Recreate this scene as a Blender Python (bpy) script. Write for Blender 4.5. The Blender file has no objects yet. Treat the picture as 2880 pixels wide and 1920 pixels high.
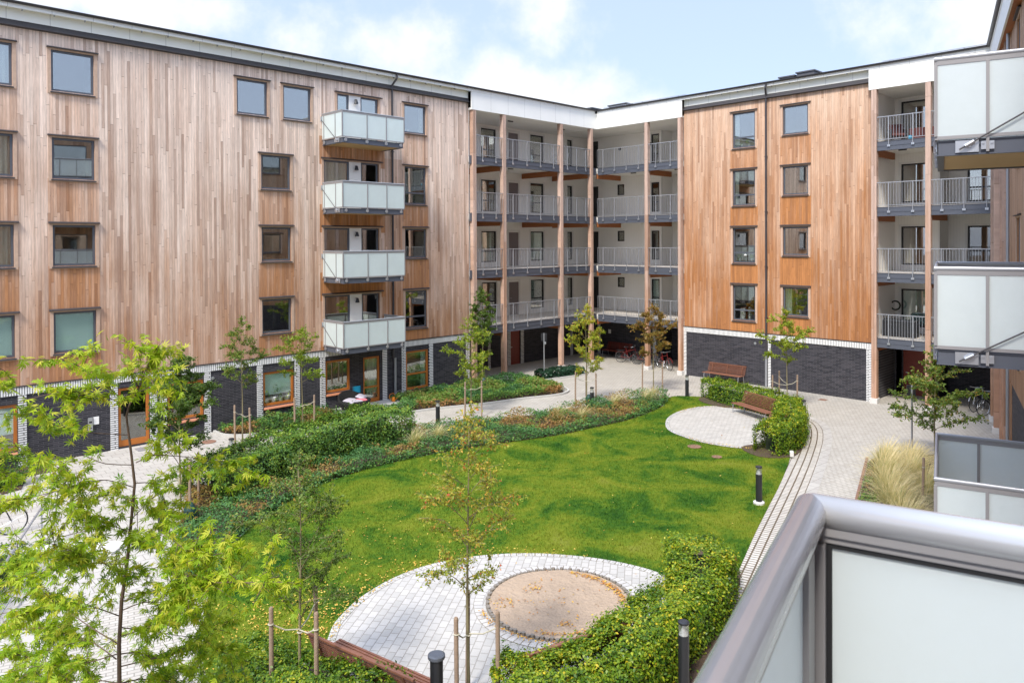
import bpy, bmesh, math, random
import numpy as np
from mathutils import Vector, Matrix, noise as mnoise
R = math.radians
D = bpy.data
scene = bpy.context.scene
COL = scene.collection
# ---------------------------------------------------------------- camera
cam_d = D.cameras.new("camera"); cam = D.objects.new("camera", cam_d); COL.objects.link(cam)
yaw, pit, rol = R(45.7804), R(-0.5234), R(-0.2683)
F = Vector((math.cos(yaw)*math.cos(pit), math.sin(yaw)*math.cos(pit), math.sin(pit)))
Rr = Vector((math.sin(yaw), -math.cos(yaw), 0)); Uu = Rr.cross(F)
R2 = Rr*math.cos(rol)+Uu*math.sin(rol); U2 = Uu*math.cos(rol)-Rr*math.sin(rol)
cam.matrix_world = Matrix(((R2.x, U2.x, -F.x, 0), (R2.y, U2.y, -F.y, 0), (R2.z, U2.z, -F.z, 7.195), (0, 0, 0, 1)))
cam_d.lens = 26.095; cam_d.sensor_width = 36; cam_d.shift_y = -0.0907
cam_d.clip_start = 0.05; cam_d.clip_end = 2000
cam_d.dof.use_dof = True; cam_d.dof.focus_distance = 24; cam_d.dof.aperture_fstop = 13
scene.camera = cam
# ---------------------------------------------------------------- view
scene.view_settings.view_transform = 'Standard'; scene.view_settings.look = 'None'
scene.view_settings.exposure = 1.08; scene.view_settings.gamma = 1
scene.render.resolution_x = 1024; scene.render.resolution_y = 682
# ---------------------------------------------------------------- sun + sky
SUN_EL, SUN_AZ = R(50), R(200)      # azimuth measured counter-clockwise from +X
sd = D.lights.new("sun", 'SUN'); sun = D.objects.new("sun", sd); COL.objects.link(sun)
sd.energy = 2.3; sd.angle = R(11); sd.color = (1.0, 0.95, 0.88)
sdir = Vector((math.cos(SUN_AZ)*math.cos(SUN_EL), math.sin(SUN_AZ)*math.cos(SUN_EL), math.sin(SUN_EL)))
sun.rotation_euler = sdir.to_track_quat('Z', 'Y').to_euler(); sun.location = (0, 0, 40)
world = D.worlds.new("World"); scene.world = world; world.use_nodes = True
nt = world.node_tree; nt.nodes.clear()
def N(nt, t, **k):
    n = nt.nodes.new(t)
    for a, b in k.items():
        if a == 'i':
            for kk, vv in b.items(): n.inputs[kk].default_value = vv
        else: setattr(n, a, b)
    return n
CLOUDS = [(48, 10.5, 13, 3.6, 1.0), (54, 14.0, 4.5, 3.4, .9), (42.5, 16.5, 3, 3.6, .6), (73, 16.3, 10, 2.8, .9), (62, 14.5, 3.5, 2.6, .5), (15, 15, 6, 5.0, .62), (38, 8.5, 12, 3.0, .9)]
def sky_world():
    L = nt.links.new
    out = N(nt, 'ShaderNodeOutputWorld'); bg = N(nt, 'ShaderNodeBackground', i={'Strength': 0.15})
    sky = N(nt, 'ShaderNodeTexSky', sky_type='NISHITA', sun_disc=False, sun_elevation=SUN_EL, sun_rotation=math.pi/2-SUN_AZ, air_density=1.0, dust_density=1.6, ozone_density=1.4)
    tc = N(nt, 'ShaderNodeTexCoord'); sep = N(nt, 'ShaderNodeSeparateXYZ'); L(tc.outputs['Generated'], sep.inputs[0])
    def m2(op, a, b=None, c=None):
        n = N(nt, 'ShaderNodeMath', operation=op)
        for k, x in enumerate((a, b, c)):
            if x is None: continue
            if isinstance(x, (int, float)): n.inputs[k].default_value = x
            else: L(x, n.inputs[k])
        return n.outputs[0]
    # cloud banks: (azimuth deg, elevation deg, half width, half height, weight)
    az = m2('ARCTAN2', sep.outputs['Y'], sep.outputs['X']); azd = m2('MULTIPLY', az, 57.2958); eld = m2('MULTIPLY', m2('ARCSINE', sep.outputs['Z']), 57.2958)
    wn = N(nt, 'ShaderNodeTexNoise', i={'Scale': 7.0, 'Detail': 9.0, 'Roughness': .60}); L(tc.outputs['Generated'], wn.inputs[0]); wv = m2('MULTIPLY_ADD', wn.outputs[0], 3.4, -1.85)
    bank = None
    for (a0, e0, aw, ew, wt) in CLOUDS:
        dx = m2('DIVIDE', m2('SUBTRACT', azd, a0), aw); dy = m2('DIVIDE', m2('SUBTRACT', eld, e0), ew)
        q = m2('SQRT', m2('ADD', m2('MULTIPLY', dx, dx), m2('MULTIPLY', dy, dy)))
        v = m2('MULTIPLY', m2('SUBTRACT', 1.25, q), wt); bank = v if bank is None else m2('MAXIMUM', bank, v)
    bank = m2('ADD', bank, wv)
    # cloud layer: project the view direction on a high plane
    mz = N(nt, 'ShaderNodeMath', operation='ADD', i={1: 0.16}); L(sep.outputs['Z'], mz.inputs[0])
    mx = N(nt, 'ShaderNodeMath', operation='MAXIMUM', i={1: 0.05}); L(mz.outputs[0], mx.inputs[0])
    dv = N(nt, 'ShaderNodeVectorMath', operation='SCALE'); inv = N(nt, 'ShaderNodeMath', operation='DIVIDE', i={0: 1.0})
    L(mx.outputs[0], inv.inputs[1]); L(tc.outputs['Generated'], dv.inputs[0]); L(inv.outputs[0], dv.inputs['Scale'])
    mp = N(nt, 'ShaderNodeMapping', i={'Location': (1.9, 0.35, 0), 'Scale': (1, 1, 0.35)}); L(dv.outputs[0], mp.inputs[0])
    n1 = N(nt, 'ShaderNodeTexNoise', i={'Scale': 1.15, 'Detail': 9.0, 'Roughness': 0.52, 'Distortion': 0.25}); L(mp.outputs[0], n1.inputs[0])
    # more cloud low down
    hz = N(nt, 'ShaderNodeMapRange', i={'From Min': 0.0, 'From Max': 0.5, 'To Min': 0.23, 'To Max': -0.03}); L(sep.outputs['Z'], hz.inputs[0])
    ad = N(nt, 'ShaderNodeMath', operation='ADD'); L(n1.outputs[0], ad.inputs[0]); L(hz.outputs[0], ad.inputs[1])
    rp = N(nt, 'ShaderNodeValToRGB'); rp.color_ramp.elements[0].position = 0.46; rp.color_ramp.elements[1].position = 0.76
    rp.color_ramp.interpolation = 'EASE'
    inview = N(nt, 'ShaderNodeMapRange', i={'From Min': .34, 'From Max': .45, 'To Min': 1.0, 'To Max': 0.0}); L(sep.outputs['Z'], inview.inputs[0])
    sel = N(nt, 'ShaderNodeMixRGB'); L(inview.outputs[0], sel.inputs[0]); L(ad.outputs[0], sel.inputs[1]); L(m2('MULTIPLY_ADD', bank, .26, .5), sel.inputs[2]); L(sel.outputs[0], rp.inputs[0])
    n2 = N(nt, 'ShaderNodeTexNoise', i={'Scale': 2.2, 'Detail': 6.0, 'Roughness': 0.6}); L(mp.outputs[0], n2.inputs[0])
    cc = N(nt, 'ShaderNodeMixRGB', i={1: (3.2, 3.3, 3.45, 1), 2: (3.9, 3.9, 3.9, 1)}); L(n2.outputs[0], cc.inputs[0])
    # thin veil that pales the blue
    veil = N(nt, 'ShaderNodeMixRGB', i={0: 0.80, 2: (2.10, 2.52, 3.55, 1)}); L(sky.outputs[0], veil.inputs[1])
    mix = N(nt, 'ShaderNodeMixRGB'); L(rp.outputs[0], mix.inputs[0]); L(veil.outputs[0], mix.inputs[1]); L(cc.outputs[0], mix.inputs[2])
    zb = N(nt, 'ShaderNodeMapRange', i={'From Min': .38, 'From Max': .85, 'To Min': 1.0, 'To Max': 2.3}); L(sep.outputs['Z'], zb.inputs[0])
    br = N(nt, 'ShaderNodeVectorMath', operation='SCALE'); L(mix.outputs[0], br.inputs[0]); L(zb.outputs[0], br.inputs['Scale'])
    L(br.outputs[0], bg.inputs[0]); L(bg.outputs[0], out.inputs[0])
sky_world()
# ---------------------------------------------------------------- mesh helper
class MB:
    def __init__(s): s.v = []; s.f = []; s.m = []; s.a = []
    def face(s, pts, m=0, a=0.0):
        b = len(s.v); s.v += [tuple(p) for p in pts]; s.f.append(tuple(range(b, b+len(pts)))); s.m.append(m); s.a.append(a)
    def box(s, x0, x1, y0, y1, z0, z1, m=0, a=0.0):
        x0, x1 = min(x0, x1), max(x0, x1); y0, y1 = min(y0, y1), max(y0, y1); z0, z1 = min(z0, z1), max(z0, z1)
        b = len(s.v)
        s.v += [(x0,y0,z0),(x1,y0,z0),(x1,y1,z0),(x0,y1,z0),(x0,y0,z1),(x1,y0,z1),(x1,y1,z1),(x0,y1,z1)]
        for q in ((3,2,1,0),(4,5,6,7),(0,1,5,4),(1,2,6,5),(2,3,7,6),(3,0,4,7)): s.f.append(tuple(b+i for i in q)); s.m.append(m); s.a.append(a)
    def beam(s, p0, p1, w, h, m=0):          # rectangular bar between points
        p0 = Vector(p0); p1 = Vector(p1); d = (p1-p0).normalized()
        up = Vector((0,0,1)) if abs(d.z) < .95 else Vector((1,0,0))
        sd_ = d.cross(up).normalized()*w/2; u = sd_.cross(d).normalized()*h/2
        b = len(s.v)
        for p in (p0, p1): s.v += [tuple(p-sd_-u), tuple(p+sd_-u), tuple(p+sd_+u), tuple(p-sd_+u)]
        for q in ((0,1,2,3),(7,6,5,4),(0,4,5,1),(1,5,6,2),(2,6,7,3),(3,7,4,0)): s.f.append(tuple(b+i for i in q)); s.m.append(m); s.a.append(0)
    def tube(s, pts, r, n=8, m=0, cap=True):
        pts = [Vector(p) for p in pts]; k = len(pts)
        rs = r if isinstance(r, (list, tuple)) else [r]*k
        b = len(s.v); ref = None
        for i, p in enumerate(pts):
            d = (pts[min(i+1, k-1)]-pts[max(i-1, 0)]).normalized()
            if ref is None:
                ref = Vector((0,0,1)) if abs(d.z) < .9 else Vector((1,0,0))
                ref = (ref-d*ref.dot(d)).normalized()
            else: ref = (ref-d*ref.dot(d)).normalized()
            o = d.cross(ref)
            for j in range(n):
                t = 2*math.pi*j/n; s.v.append(tuple(p+(ref*math.cos(t)+o*math.sin(t))*rs[i]))
        for i in range(k-1):
            for j in range(n):
                s.f.append((b+i*n+j, b+i*n+(j+1)%n, b+(i+1)*n+(j+1)%n, b+(i+1)*n+j)); s.m.append(m); s.a.append(0)
        if cap:
            s.f.append(tuple(b+j for j in range(n))[::-1]); s.m.append(m); s.a.append(0)
            s.f.append(tuple(b+(k-1)*n+j for j in range(n))); s.m.append(m); s.a.append(0)
    def lathe(s, prof, c=(0,0,0), n=20, m=0):
        b = len(s.v); k = len(prof)
        for (r, z) in prof:
            for j in range(n):
                t = 2*math.pi*j/n; s.v.append((c[0]+r*math.cos(t), c[1]+r*math.sin(t), c[2]+z))
        for i in range(k-1):
            for j in range(n): s.f.append((b+i*n+j, b+i*n+(j+1)%n, b+(i+1)*n+(j+1)%n, b+(i+1)*n+j)); s.m.append(m); s.a.append(0)
        s.f.append(tuple(b+j for j in range(n))[::-1]); s.m.append(m); s.a.append(0)
        s.f.append(tuple(b+(k-1)*n+j for j in range(n))); s.m.append(m); s.a.append(0)
    def torus(s, c, ax, Rr_, r, n=28, k=6, m=0):
        ax = Vector(ax).normalized(); u = ax.orthogonal().normalized(); w = ax.cross(u); c = Vector(c)
        b = len(s.v)
        for i in range(n):
            t = 2*math.pi*i/n; d = u*math.cos(t)+w*math.sin(t)
            for j in range(k):
                q = 2*math.pi*j/k; s.v.append(tuple(c+d*(Rr_+r*math.cos(q))+ax*r*math.sin(q)))
        for i in range(n):
            for j in range(k): s.f.append((b+i*k+j, b+((i+1)%n)*k+j, b+((i+1)%n)*k+(j+1)%k, b+i*k+(j+1)%k)); s.m.append(m); s.a.append(0)
    def mesh(s, name, mats, smooth=False, attr=None):
        me = D.meshes.new(name); me.from_pydata(s.v, [], s.f)
        for m in (mats if isinstance(mats, (list, tuple)) else [mats]): me.materials.append(m)
        me.polygons.foreach_set('material_index', s.m)
        if attr: at = me.attributes.new(attr, 'FLOAT', 'FACE'); at.data.foreach_set('value', s.a)
        if smooth:
            me.polygons.foreach_set('use_smooth', [True]*len(s.f))
        me.update(); return me
def link(name, data, parent=None, loc=(0,0,0), rot=0.0):
    o = D.objects.new(name, data); COL.objects.link(o); o.location = loc; o.rotation_euler = (0, 0, rot)
    if parent: o.parent = parent
    return o
def build(mb, name, mats, parent=None, loc=(0,0,0), rot=0.0, smooth=False, attr=None, bevel=0):
    me = mb.mesh(name, mats, smooth, attr)
    o = link(name, me, parent, loc, rot)
    if bevel:
        b = o.modifiers.new('bevel', 'BEVEL'); b.width = bevel; b.segments = 2; b.limit_method = 'ANGLE'
    if smooth:
        try: me.shade_smooth_by_angle if False else None
        except Exception: pass
    return o
def tag(o, label=None, cat=None, group=None, kind=None):
    if label: o['label'] = label
    if cat: o['category'] = cat
    if group: o['group'] = group
    if kind: o['kind'] = kind
    return o
def thing(name, label, cat, loc=(0,0,0), rot=0.0, group=None, kind=None):
    return tag(link(name, None, None, loc, rot), label, cat, group, kind)
def copy_tree(o, parent=None):
    c = o.copy(); COL.objects.link(c)
    if parent: c.parent = parent
    for ch in list(o.children): copy_tree(ch, c)
    return c
# ---------------------------------------------------------------- materials
def mat(name, col=(.5,.5,.5), rough=.6, metal=0.0, spec=.5, bump=None, var=0.0, vscale=3.0):
    m = D.materials.new(name); m.use_nodes = True; t = m.node_tree; p = t.nodes['Principled BSDF']; L = t.links.new
    p.inputs['Base Color'].default_value = (*col, 1); p.inputs['Roughness'].default_value = rough
    p.inputs['Metallic'].default_value = metal; p.inputs['Specular IOR Level'].default_value = spec
    tc = N(t, 'ShaderNodeTexCoord')
    if var:
        n = N(t, 'ShaderNodeTexNoise', i={'Scale': vscale, 'Detail': 6.0, 'Roughness': .65}); L(tc.outputs['Object'], n.inputs[0])
        mx = N(t, 'ShaderNodeMixRGB', i={1: (*[c*(1-var) for c in col], 1), 2: (*[min(1, c*(1+var)) for c in col], 1)})
        L(n.outputs[0], mx.inputs[0]); L(mx.outputs[0], p.inputs['Base Color'])
    if bump:
        n = N(t, 'ShaderNodeTexNoise', i={'Scale': bump[0], 'Detail': 4.0}); L(tc.outputs['Object'], n.inputs[0])
        b = N(t, 'ShaderNodeBump', i={'Strength': bump[1], 'Distance': bump[2]}); L(n.outputs[0], b.inputs['Height']); L(b.outputs[0], p.inputs['Normal'])
    return m
def nmath(t, op, a, b=None, c=None):
    n = N(t, 'ShaderNodeMath', operation=op)
    for k, x in enumerate((a, b, c)):
        if x is None: continue
        if isinstance(x, (int, float)): n.inputs[k].default_value = x
        else: t.links.new(x, n.inputs[k])
    return n.outputs[0]
def ramp(t, fac, stops, interp='LINEAR'):
    r = N(t, 'ShaderNodeValToRGB'); e = r.color_ramp.elements; r.color_ramp.interpolation = interp
    while len(e) < len(stops): e.new(0.5)
    for k, (p, c) in enumerate(stops): e[k].position = p; e[k].color = (*c, 1) if len(c) == 3 else c
    t.links.new(fac, r.inputs[0]); return r.outputs[0]
def mixc(t, fac, a, b, mode='MIX'):
    n = N(t, 'ShaderNodeMixRGB', blend_type=mode)
    for k, x in enumerate((fac, a, b)):
        if isinstance(x, (int, float)): n.inputs[k].default_value = x
        elif isinstance(x, tuple): n.inputs[k].default_value = (*x, 1) if len(x) == 3 else x
        else: t.links.new(x, n.inputs[k])
    return n.outputs[0]
def cladding(name, grey, greycol, fresh, dark, orange=(.52, .22, .075), pw=0.118, fade=(3, 13), seed=0.0):
    """vertical cedar boards of uneven tone; 'fresh' face attribute = sheltered, less silvered boards"""
    m = D.materials.new(name); m.use_nodes = True; t = m.node_tree; p = t.nodes['Principled BSDF']; L = t.links.new
    tc = N(t, 'ShaderNodeTexCoord'); s = N(t, 'ShaderNodeSeparateXYZ'); L(tc.outputs['Object'], s.inputs[0])
    X, Z = s.outputs[0], s.outputs[2]
    u = nmath(t, 'DIVIDE', nmath(t, 'ADD', X, 500.0+seed), pw); col = nmath(t, 'FLOOR', u); fr = nmath(t, 'FRACT', u)
    w1 = N(t, 'ShaderNodeTexWhiteNoise', noise_dimensions='1D'); L(col, w1.inputs['W'])
    ln = nmath(t, 'MULTIPLY_ADD', w1.outputs[0], 2.4, 1.9)
    v = nmath(t, 'ADD', nmath(t, 'DIVIDE', Z, ln), nmath(t, 'MULTIPLY', w1.outputs[0], 37.0)); row = nmath(t, 'FLOOR', v); fv = nmath(t, 'FRACT', v)
    cb = N(t, 'ShaderNodeCombineXYZ'); L(col, cb.inputs[0]); L(row, cb.inputs[1])
    w2 = N(t, 'ShaderNodeTexWhiteNoise', noise_dimensions='3D'); L(cb.outputs[0], w2.inputs[0])
    rnd = w2.outputs[0]; sc = N(t, 'ShaderNodeSeparateColor'); L(w2.outputs[1], sc.inputs[0])
    # grain
    g = N(t, 'ShaderNodeCombineXYZ'); L(nmath(t, 'MULTIPLY', X, 34.0), g.inputs[0]); L(nmath(t, 'MULTIPLY', Z, 2.2), g.inputs[1]); L(nmath(t, 'MULTIPLY', rnd, 60.0), g.inputs[2])
    gn = N(t, 'ShaderNodeTexNoise', i={'Scale': 1.0, 'Detail': 5.0, 'Roughness': .65, 'Distortion': .6}); L(g.outputs[0], gn.inputs[0])
    big = N(t, 'ShaderNodeTexNoise', i={'Scale': .35, 'Detail': 3.0}); L(tc.outputs['Object'], big.inputs[0])
    at = N(t, 'ShaderNodeAttribute', attribute_name='fresh')
    zz = N(t, 'ShaderNodeMapRange', i={'From Min': fade[0], 'From Max': fade[1], 'To Min': 0.0, 'To Max': 1.0}); L(Z, zz.inputs[0])
    wth = nmath(t, 'MULTIPLY_ADD', zz.outputs[0], .85, grey)
    wth = nmath(t, 'ADD', wth, nmath(t, 'MULTIPLY_ADD', sc.outputs[1], .28, -.14))
    wth = nmath(t, 'ADD', wth, nmath(t, 'MULTIPLY_ADD', big.outputs[0], .7, -.35))
    # run-off under sills: freshest right at the top of each sheltered piece
    wth = nmath(t, 'SUBTRACT', wth, nmath(t, 'MULTIPLY', at.outputs['Fac'], .55))
    # long rain-wash streaks running down the boards
    sk = N(t, 'ShaderNodeCombineXYZ'); L(nmath(t, 'MULTIPLY', X, 2.3), sk.inputs[0]); L(nmath(t, 'MULTIPLY', Z, .22), sk.inputs[1])
    sn = N(t, 'ShaderNodeTexNoise', i={'Scale': 1.0, 'Detail': 4.0, 'Roughness': .6}); L(sk.outputs[0], sn.inputs[0])
    wth = nmath(t, 'ADD', wth, nmath(t, 'MULTIPLY_ADD', sn.outputs[0], 1.3, -.65))
    cl = N(t, 'ShaderNodeClamp'); L(wth, cl.inputs[0])
    base = mixc(t, cl.outputs[0], fresh, greycol)
    # unsilvered, resin-orange boards where sills and slabs keep the rain off, strongest in narrow runs
    rn = N(t, 'ShaderNodeCombineXYZ'); L(nmath(t, 'MULTIPLY', X, 9.0), rn.inputs[0]); L(nmath(t, 'MULTIPLY', Z, .5), rn.inputs[1])
    rs = N(t, 'ShaderNodeTexNoise', i={'Scale': 1.0, 'Detail': 3.0}); L(rn.outputs[0], rs.inputs[0])
    of = N(t, 'ShaderNodeClamp'); L(nmath(t, 'MULTIPLY', at.outputs['Fac'], nmath(t, 'MULTIPLY_ADD', rs.outputs[0], 2.2, -.35)), of.inputs[0])
    base = mixc(t, nmath(t, 'MULTIPLY', of.outputs[0], .62), base, orange)
    s2 = N(t, 'ShaderNodeCombineXYZ'); L(nmath(t, 'MULTIPLY', X, 6.0), s2.inputs[0]); L(nmath(t, 'MULTIPLY', Z, .16), s2.inputs[1]); L(nmath(t, 'MULTIPLY', big.outputs[0], 3.0), s2.inputs[2])
    sn2 = N(t, 'ShaderNodeTexNoise', i={'Scale': 1.0, 'Detail': 5.0, 'Roughness': .7}); L(s2.outputs[0], sn2.inputs[0])
    st = nmath(t, 'MULTIPLY_ADD', sn2.outputs[0], .75, .62); sc2 = N(t, 'ShaderNodeCombineColor'); [L(st, sc2.inputs[j]) for j in range(3)]
    base = mixc(t, 1.0, base, sc2.outputs[0], 'MULTIPLY')
    tone = nmath(t, 'MULTIPLY_ADD', rnd, .11, .94)
    base = mixc(t, nmath(t, 'MULTIPLY', nmath(t, 'POWER', sc.outputs[2], 4.0), .55), base, dark)
    gr = nmath(t, 'MULTIPLY_ADD', gn.outputs[0], .80, .60)
    k = nmath(t, 'MULTIPLY', tone, gr)
    kc = N(t, 'ShaderNodeCombineColor'); [L(k, kc.inputs[j]) for j in range(3)]
    base = mixc(t, 1.0, base, kc.outputs[0], 'MULTIPLY')
    kn = N(t, 'ShaderNodeTexVoronoi', i={'Scale': 1.0}); kv = N(t, 'ShaderNodeCombineXYZ'); L(nmath(t, 'MULTIPLY', X, 6.5), kv.inputs[0]); L(nmath(t, 'MULTIPLY', Z, 2.4), kv.inputs[1]); L(kv.outputs[0], kn.inputs[0])
    kf = nmath(t, 'LESS_THAN', kn.outputs[0], .055)
    base = mixc(t, nmath(t, 'MULTIPLY', kf, .6), base, (.09, .04, .02))
    gap = nmath(t, 'MAXIMUM', nmath(t, 'LESS_THAN', fr, .055), nmath(t, 'LESS_THAN', fv, .004))
    base = mixc(t, nmath(t, 'MULTIPLY', gap, .62), base, (.07, .035, .02))
    L(base, p.inputs['Base Color']); p.inputs['Roughness'].default_value = .78; p.inputs['Specular IOR Level'].default_value = .25
    hh = nmath(t, 'ADD', nmath(t, 'MULTIPLY_ADD', gap, -1.0, 1.0), nmath(t, 'MULTIPLY', rnd, .35))
    b = N(t, 'ShaderNodeBump', i={'Strength': .55, 'Distance': .012}); L(hh, b.inputs['Height']); L(b.outputs[0], p.inputs['Normal'])
    return m
def brick(name, c1, c2, mortar, bw, bh, ms=.008, vertical=False, rough=.75, offset=.5, plane='XZ', bump=.5, spec=.4, var=.25, rot=0.0, squash=1.0):
    m = D.materials.new(name); m.use_nodes = True; t = m.node_tree; p = t.nodes['Principled BSDF']; L = t.links.new
    if plane == 'UV':
        tc = N(t, 'ShaderNodeUVMap'); s = N(t, 'ShaderNodeSeparateXYZ'); L(tc.outputs[0], s.inputs[0]); A, B = s.outputs[0], s.outputs[1]
    else:
        tc = N(t, 'ShaderNodeTexCoord'); s = N(t, 'ShaderNodeSeparateXYZ')
        src = tc.outputs['Object']
        if rot:
            mp = N(t, 'ShaderNodeMapping', i={'Rotation': (0, 0, rot)}); L(src, mp.inputs[0]); src = mp.outputs[0]
        L(src, s.inputs[0]); A = s.outputs[0]; B = s.outputs[2] if plane == 'XZ' else s.outputs[1]
    c = N(t, 'ShaderNodeCombineXYZ'); L(nmath(t, 'ADD', A, 300.03), c.inputs[1 if vertical else 0]); L(nmath(t, 'ADD', B, 100.0), c.inputs[0 if vertical else 1])
    b = N(t, 'ShaderNodeTexBrick', offset=offset, squash=squash, i={'Color1': (*c1, 1), 'Color2': (*c2, 1), 'Mortar': (*mortar, 1), 'Scale': 1.0, 'Mortar Size': ms, 'Mortar Smooth': .25, 'Brick Width': bw, 'Row Height': bh, 'Bias': 0.0})
    L(c.outputs[0], b.inputs[0])
    n = N(t, 'ShaderNodeTexNoise', i={'Scale': 1.3, 'Detail': 8.0, 'Roughness': .7}); L((N(t, 'ShaderNodeTexCoord')).outputs['Object'], n.inputs[0])
    n3 = N(t, 'ShaderNodeTexNoise', i={'Scale': 55.0, 'Detail': 3.0}); L((N(t, 'ShaderNodeTexCoord')).outputs['Object'], n3.inputs[0])
    k = nmath(t, 'ADD', nmath(t, 'MULTIPLY_ADD', n.outputs[0], var*2, 1-var), nmath(t, 'MULTIPLY_ADD', n3.outputs[0], .16, -.08))
    kc = N(t, 'ShaderNodeCombineColor'); [L(k, kc.inputs[j]) for j in range(3)]
    L(mixc(t, 1.0, b.outputs[0], kc.outputs[0], 'MULTIPLY'), p.inputs['Base Color'])
    p.inputs['Roughness'].default_value = rough; p.inputs['Specular IOR Level'].default_value = spec
    hb = nmath(t, 'ADD', nmath(t, 'MULTIPLY', b.outputs[1], -1.0), nmath(t, 'MULTIPLY', n3.outputs[0], .2))
    bp = N(t, 'ShaderNodeBump', i={'Strength': bump, 'Distance': .01}); L(hb, bp.inputs['Height']); L(bp.outputs[0], p.inputs['Normal'])
    return m
def stripes(name, col, pitch, axis=0, width=.05, depth=.35, rough=.6):
    m = D.materials.new(name); m.use_nodes = True; t = m.node_tree; p = t.nodes['Principled BSDF']; L = t.links.new
    tc = N(t, 'ShaderNodeTexCoord'); s = N(t, 'ShaderNodeSeparateXYZ'); L(tc.outputs['Object'], s.inputs[0])
    src = s.outputs[axis] if axis < 3 else nmath(t, 'ADD', s.outputs[0], s.outputs[1])
    fr = nmath(t, 'FRACT', nmath(t, 'DIVIDE', nmath(t, 'ADD', src, 300.0), pitch))
    g = nmath(t, 'LESS_THAN', fr, width)
    n = N(t, 'ShaderNodeTexNoise', i={'Scale': .8, 'Detail': 6.0}); L(tc.outputs['Object'], n.inputs[0])
    c = mixc(t, n.outputs[0], tuple(x*.93 for x in col), tuple(min(1, x*1.05) for x in col))
    L(mixc(t, nmath(t, 'MULTIPLY', g, depth), c, tuple(x*.25 for x in col)), p.inputs['Base Color']); p.inputs['Roughness'].default_value = rough
    b = N(t, 'ShaderNodeBump', i={'Strength': .4, 'Distance': .006}); L(nmath(t, 'MULTIPLY', g, -1.0), b.inputs['Height']); L(b.outputs[0], p.inputs['Normal'])
    return m
def glass_pane(name, refl=.22, tint=(.90, .96, .95)):
    m = D.materials.new(name); m.use_nodes = True; t = m.node_tree; t.nodes.clear(); L = t.links.new
    o = N(t, 'ShaderNodeOutputMaterial'); mx = N(t, 'ShaderNodeMixShader'); tr = N(t, 'ShaderNodeBsdfTransparent', i={'Color': (*tint, 1)})
    gl = N(t, 'ShaderNodeBsdfGlossy', i={'Color': (1, .97, .93, 1), 'Roughness': .015})
    lw = N(t, 'ShaderNodeLayerWeight', i={'Blend': .45}); f = nmath(t, 'MULTIPLY_ADD', lw.outputs['Fresnel'], .55, refl)
    n = N(t, 'ShaderNodeTexNoise', i={'Scale': .7, 'Detail': 1.0}); tc = N(t, 'ShaderNodeTexCoord'); L(tc.outputs['Object'], n.inputs[0])
    b = N(t, 'ShaderNodeBump', i={'Strength': .08, 'Distance': .01}); L(n.outputs[0], b.inputs['Height']); L(b.outputs[0], gl.inputs['Normal'])
    L(f, mx.inputs[0]); L(tr.outputs[0], mx.inputs[1]); L(gl.outputs[0], mx.inputs[2]); L(mx.outputs[0], o.inputs[0]); return m
def frosted(name, col, tl=.35, gloss=.14, rough=.3):
    m = D.materials.new(name); m.use_nodes = True; t = m.node_tree; t.nodes.clear(); L = t.links.new
    o = N(t, 'ShaderNodeOutputMaterial'); d = N(t, 'ShaderNodeBsdfDiffuse', i={'Color': (*col, 1)}); tr = N(t, 'ShaderNodeBsdfTranslucent', i={'Color': (*col, 1)})
    g = N(t, 'ShaderNodeBsdfGlossy', i={'Color': (1, 1, 1, 1), 'Roughness': rough}); a = N(t, 'ShaderNodeMixShader', i={0: tl}); b = N(t, 'ShaderNodeMixShader')
    lw = N(t, 'ShaderNodeLayerWeight', i={'Blend': .35}); L(nmath(t, 'MULTIPLY_ADD', lw.outputs['Fresnel'], .6, gloss), b.inputs[0])
    dn = N(t, 'ShaderNodeTexNoise', i={'Scale': 2.2, 'Detail': 8.0, 'Roughness': .7}); tcx = N(t, 'ShaderNodeTexCoord'); L(tcx.outputs['Object'], dn.inputs[0]); dc = mixc(t, dn.outputs[0], tuple(x*.90 for x in col), tuple(min(1, x*1.06) for x in col)); L(dc, d.inputs[0]); L(dc, tr.inputs[0])
    tp = N(t, 'ShaderNodeBsdfTransparent'); c2 = N(t, 'ShaderNodeMixShader', i={0: .10})
    L(d.outputs[0], a.inputs[1]); L(tr.outputs[0], a.inputs[2]); L(a.outputs[0], b.inputs[1]); L(g.outputs[0], b.inputs[2]); L(b.outputs[0], c2.inputs[1]); L(tp.outputs[0], c2.inputs[2]); L(c2.outputs[0], o.inputs[0]); return m
def foliage(name, stops, tl=.35, rough=.55):
    m = D.materials.new(name); m.use_nodes = True; t = m.node_tree; t.nodes.clear(); L = t.links.new
    o = N(t, 'ShaderNodeOutputMaterial'); at = N(t, 'ShaderNodeAttribute', attribute_name='rnd')
    c = ramp(t, at.outputs['Fac'], stops)
    d = N(t, 'ShaderNodeBsdfPrincipled', i={'Roughness': rough, 'Specular IOR Level': .35}); L(c, d.inputs['Base Color'])
    tr = N(t, 'ShaderNodeBsdfTranslucent'); L(mixc(t, 1.0, c, (1.25, 1.2, .55), 'MULTIPLY'), tr.inputs[0])
    a = N(t, 'ShaderNodeMixShader', i={0: tl}); L(d.outputs[0], a.inputs[1]); L(tr.outputs[0], a.inputs[2]); L(a.outputs[0], o.inputs[0]); return m
M = {}
M['wood_left'] = cladding('cedar_left', .24, (.79, .63, .52), (.385, .195, .10), (.22, .105, .06), fade=(3.5, 13.0), pw=.092)
M['wood_right'] = cladding('cedar_right', .02, (.64, .45, .325), (.36, .155, .058), (.22, .095, .045), fade=(3, 14.5), seed=7.3, pw=.095)
M['wood_near'] = cladding('cedar_near', .30, (.42, .28, .19), (.34, .17, .08), (.16, .08, .045), pw=.15, fade=(3, 14), seed=3.1)
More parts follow.
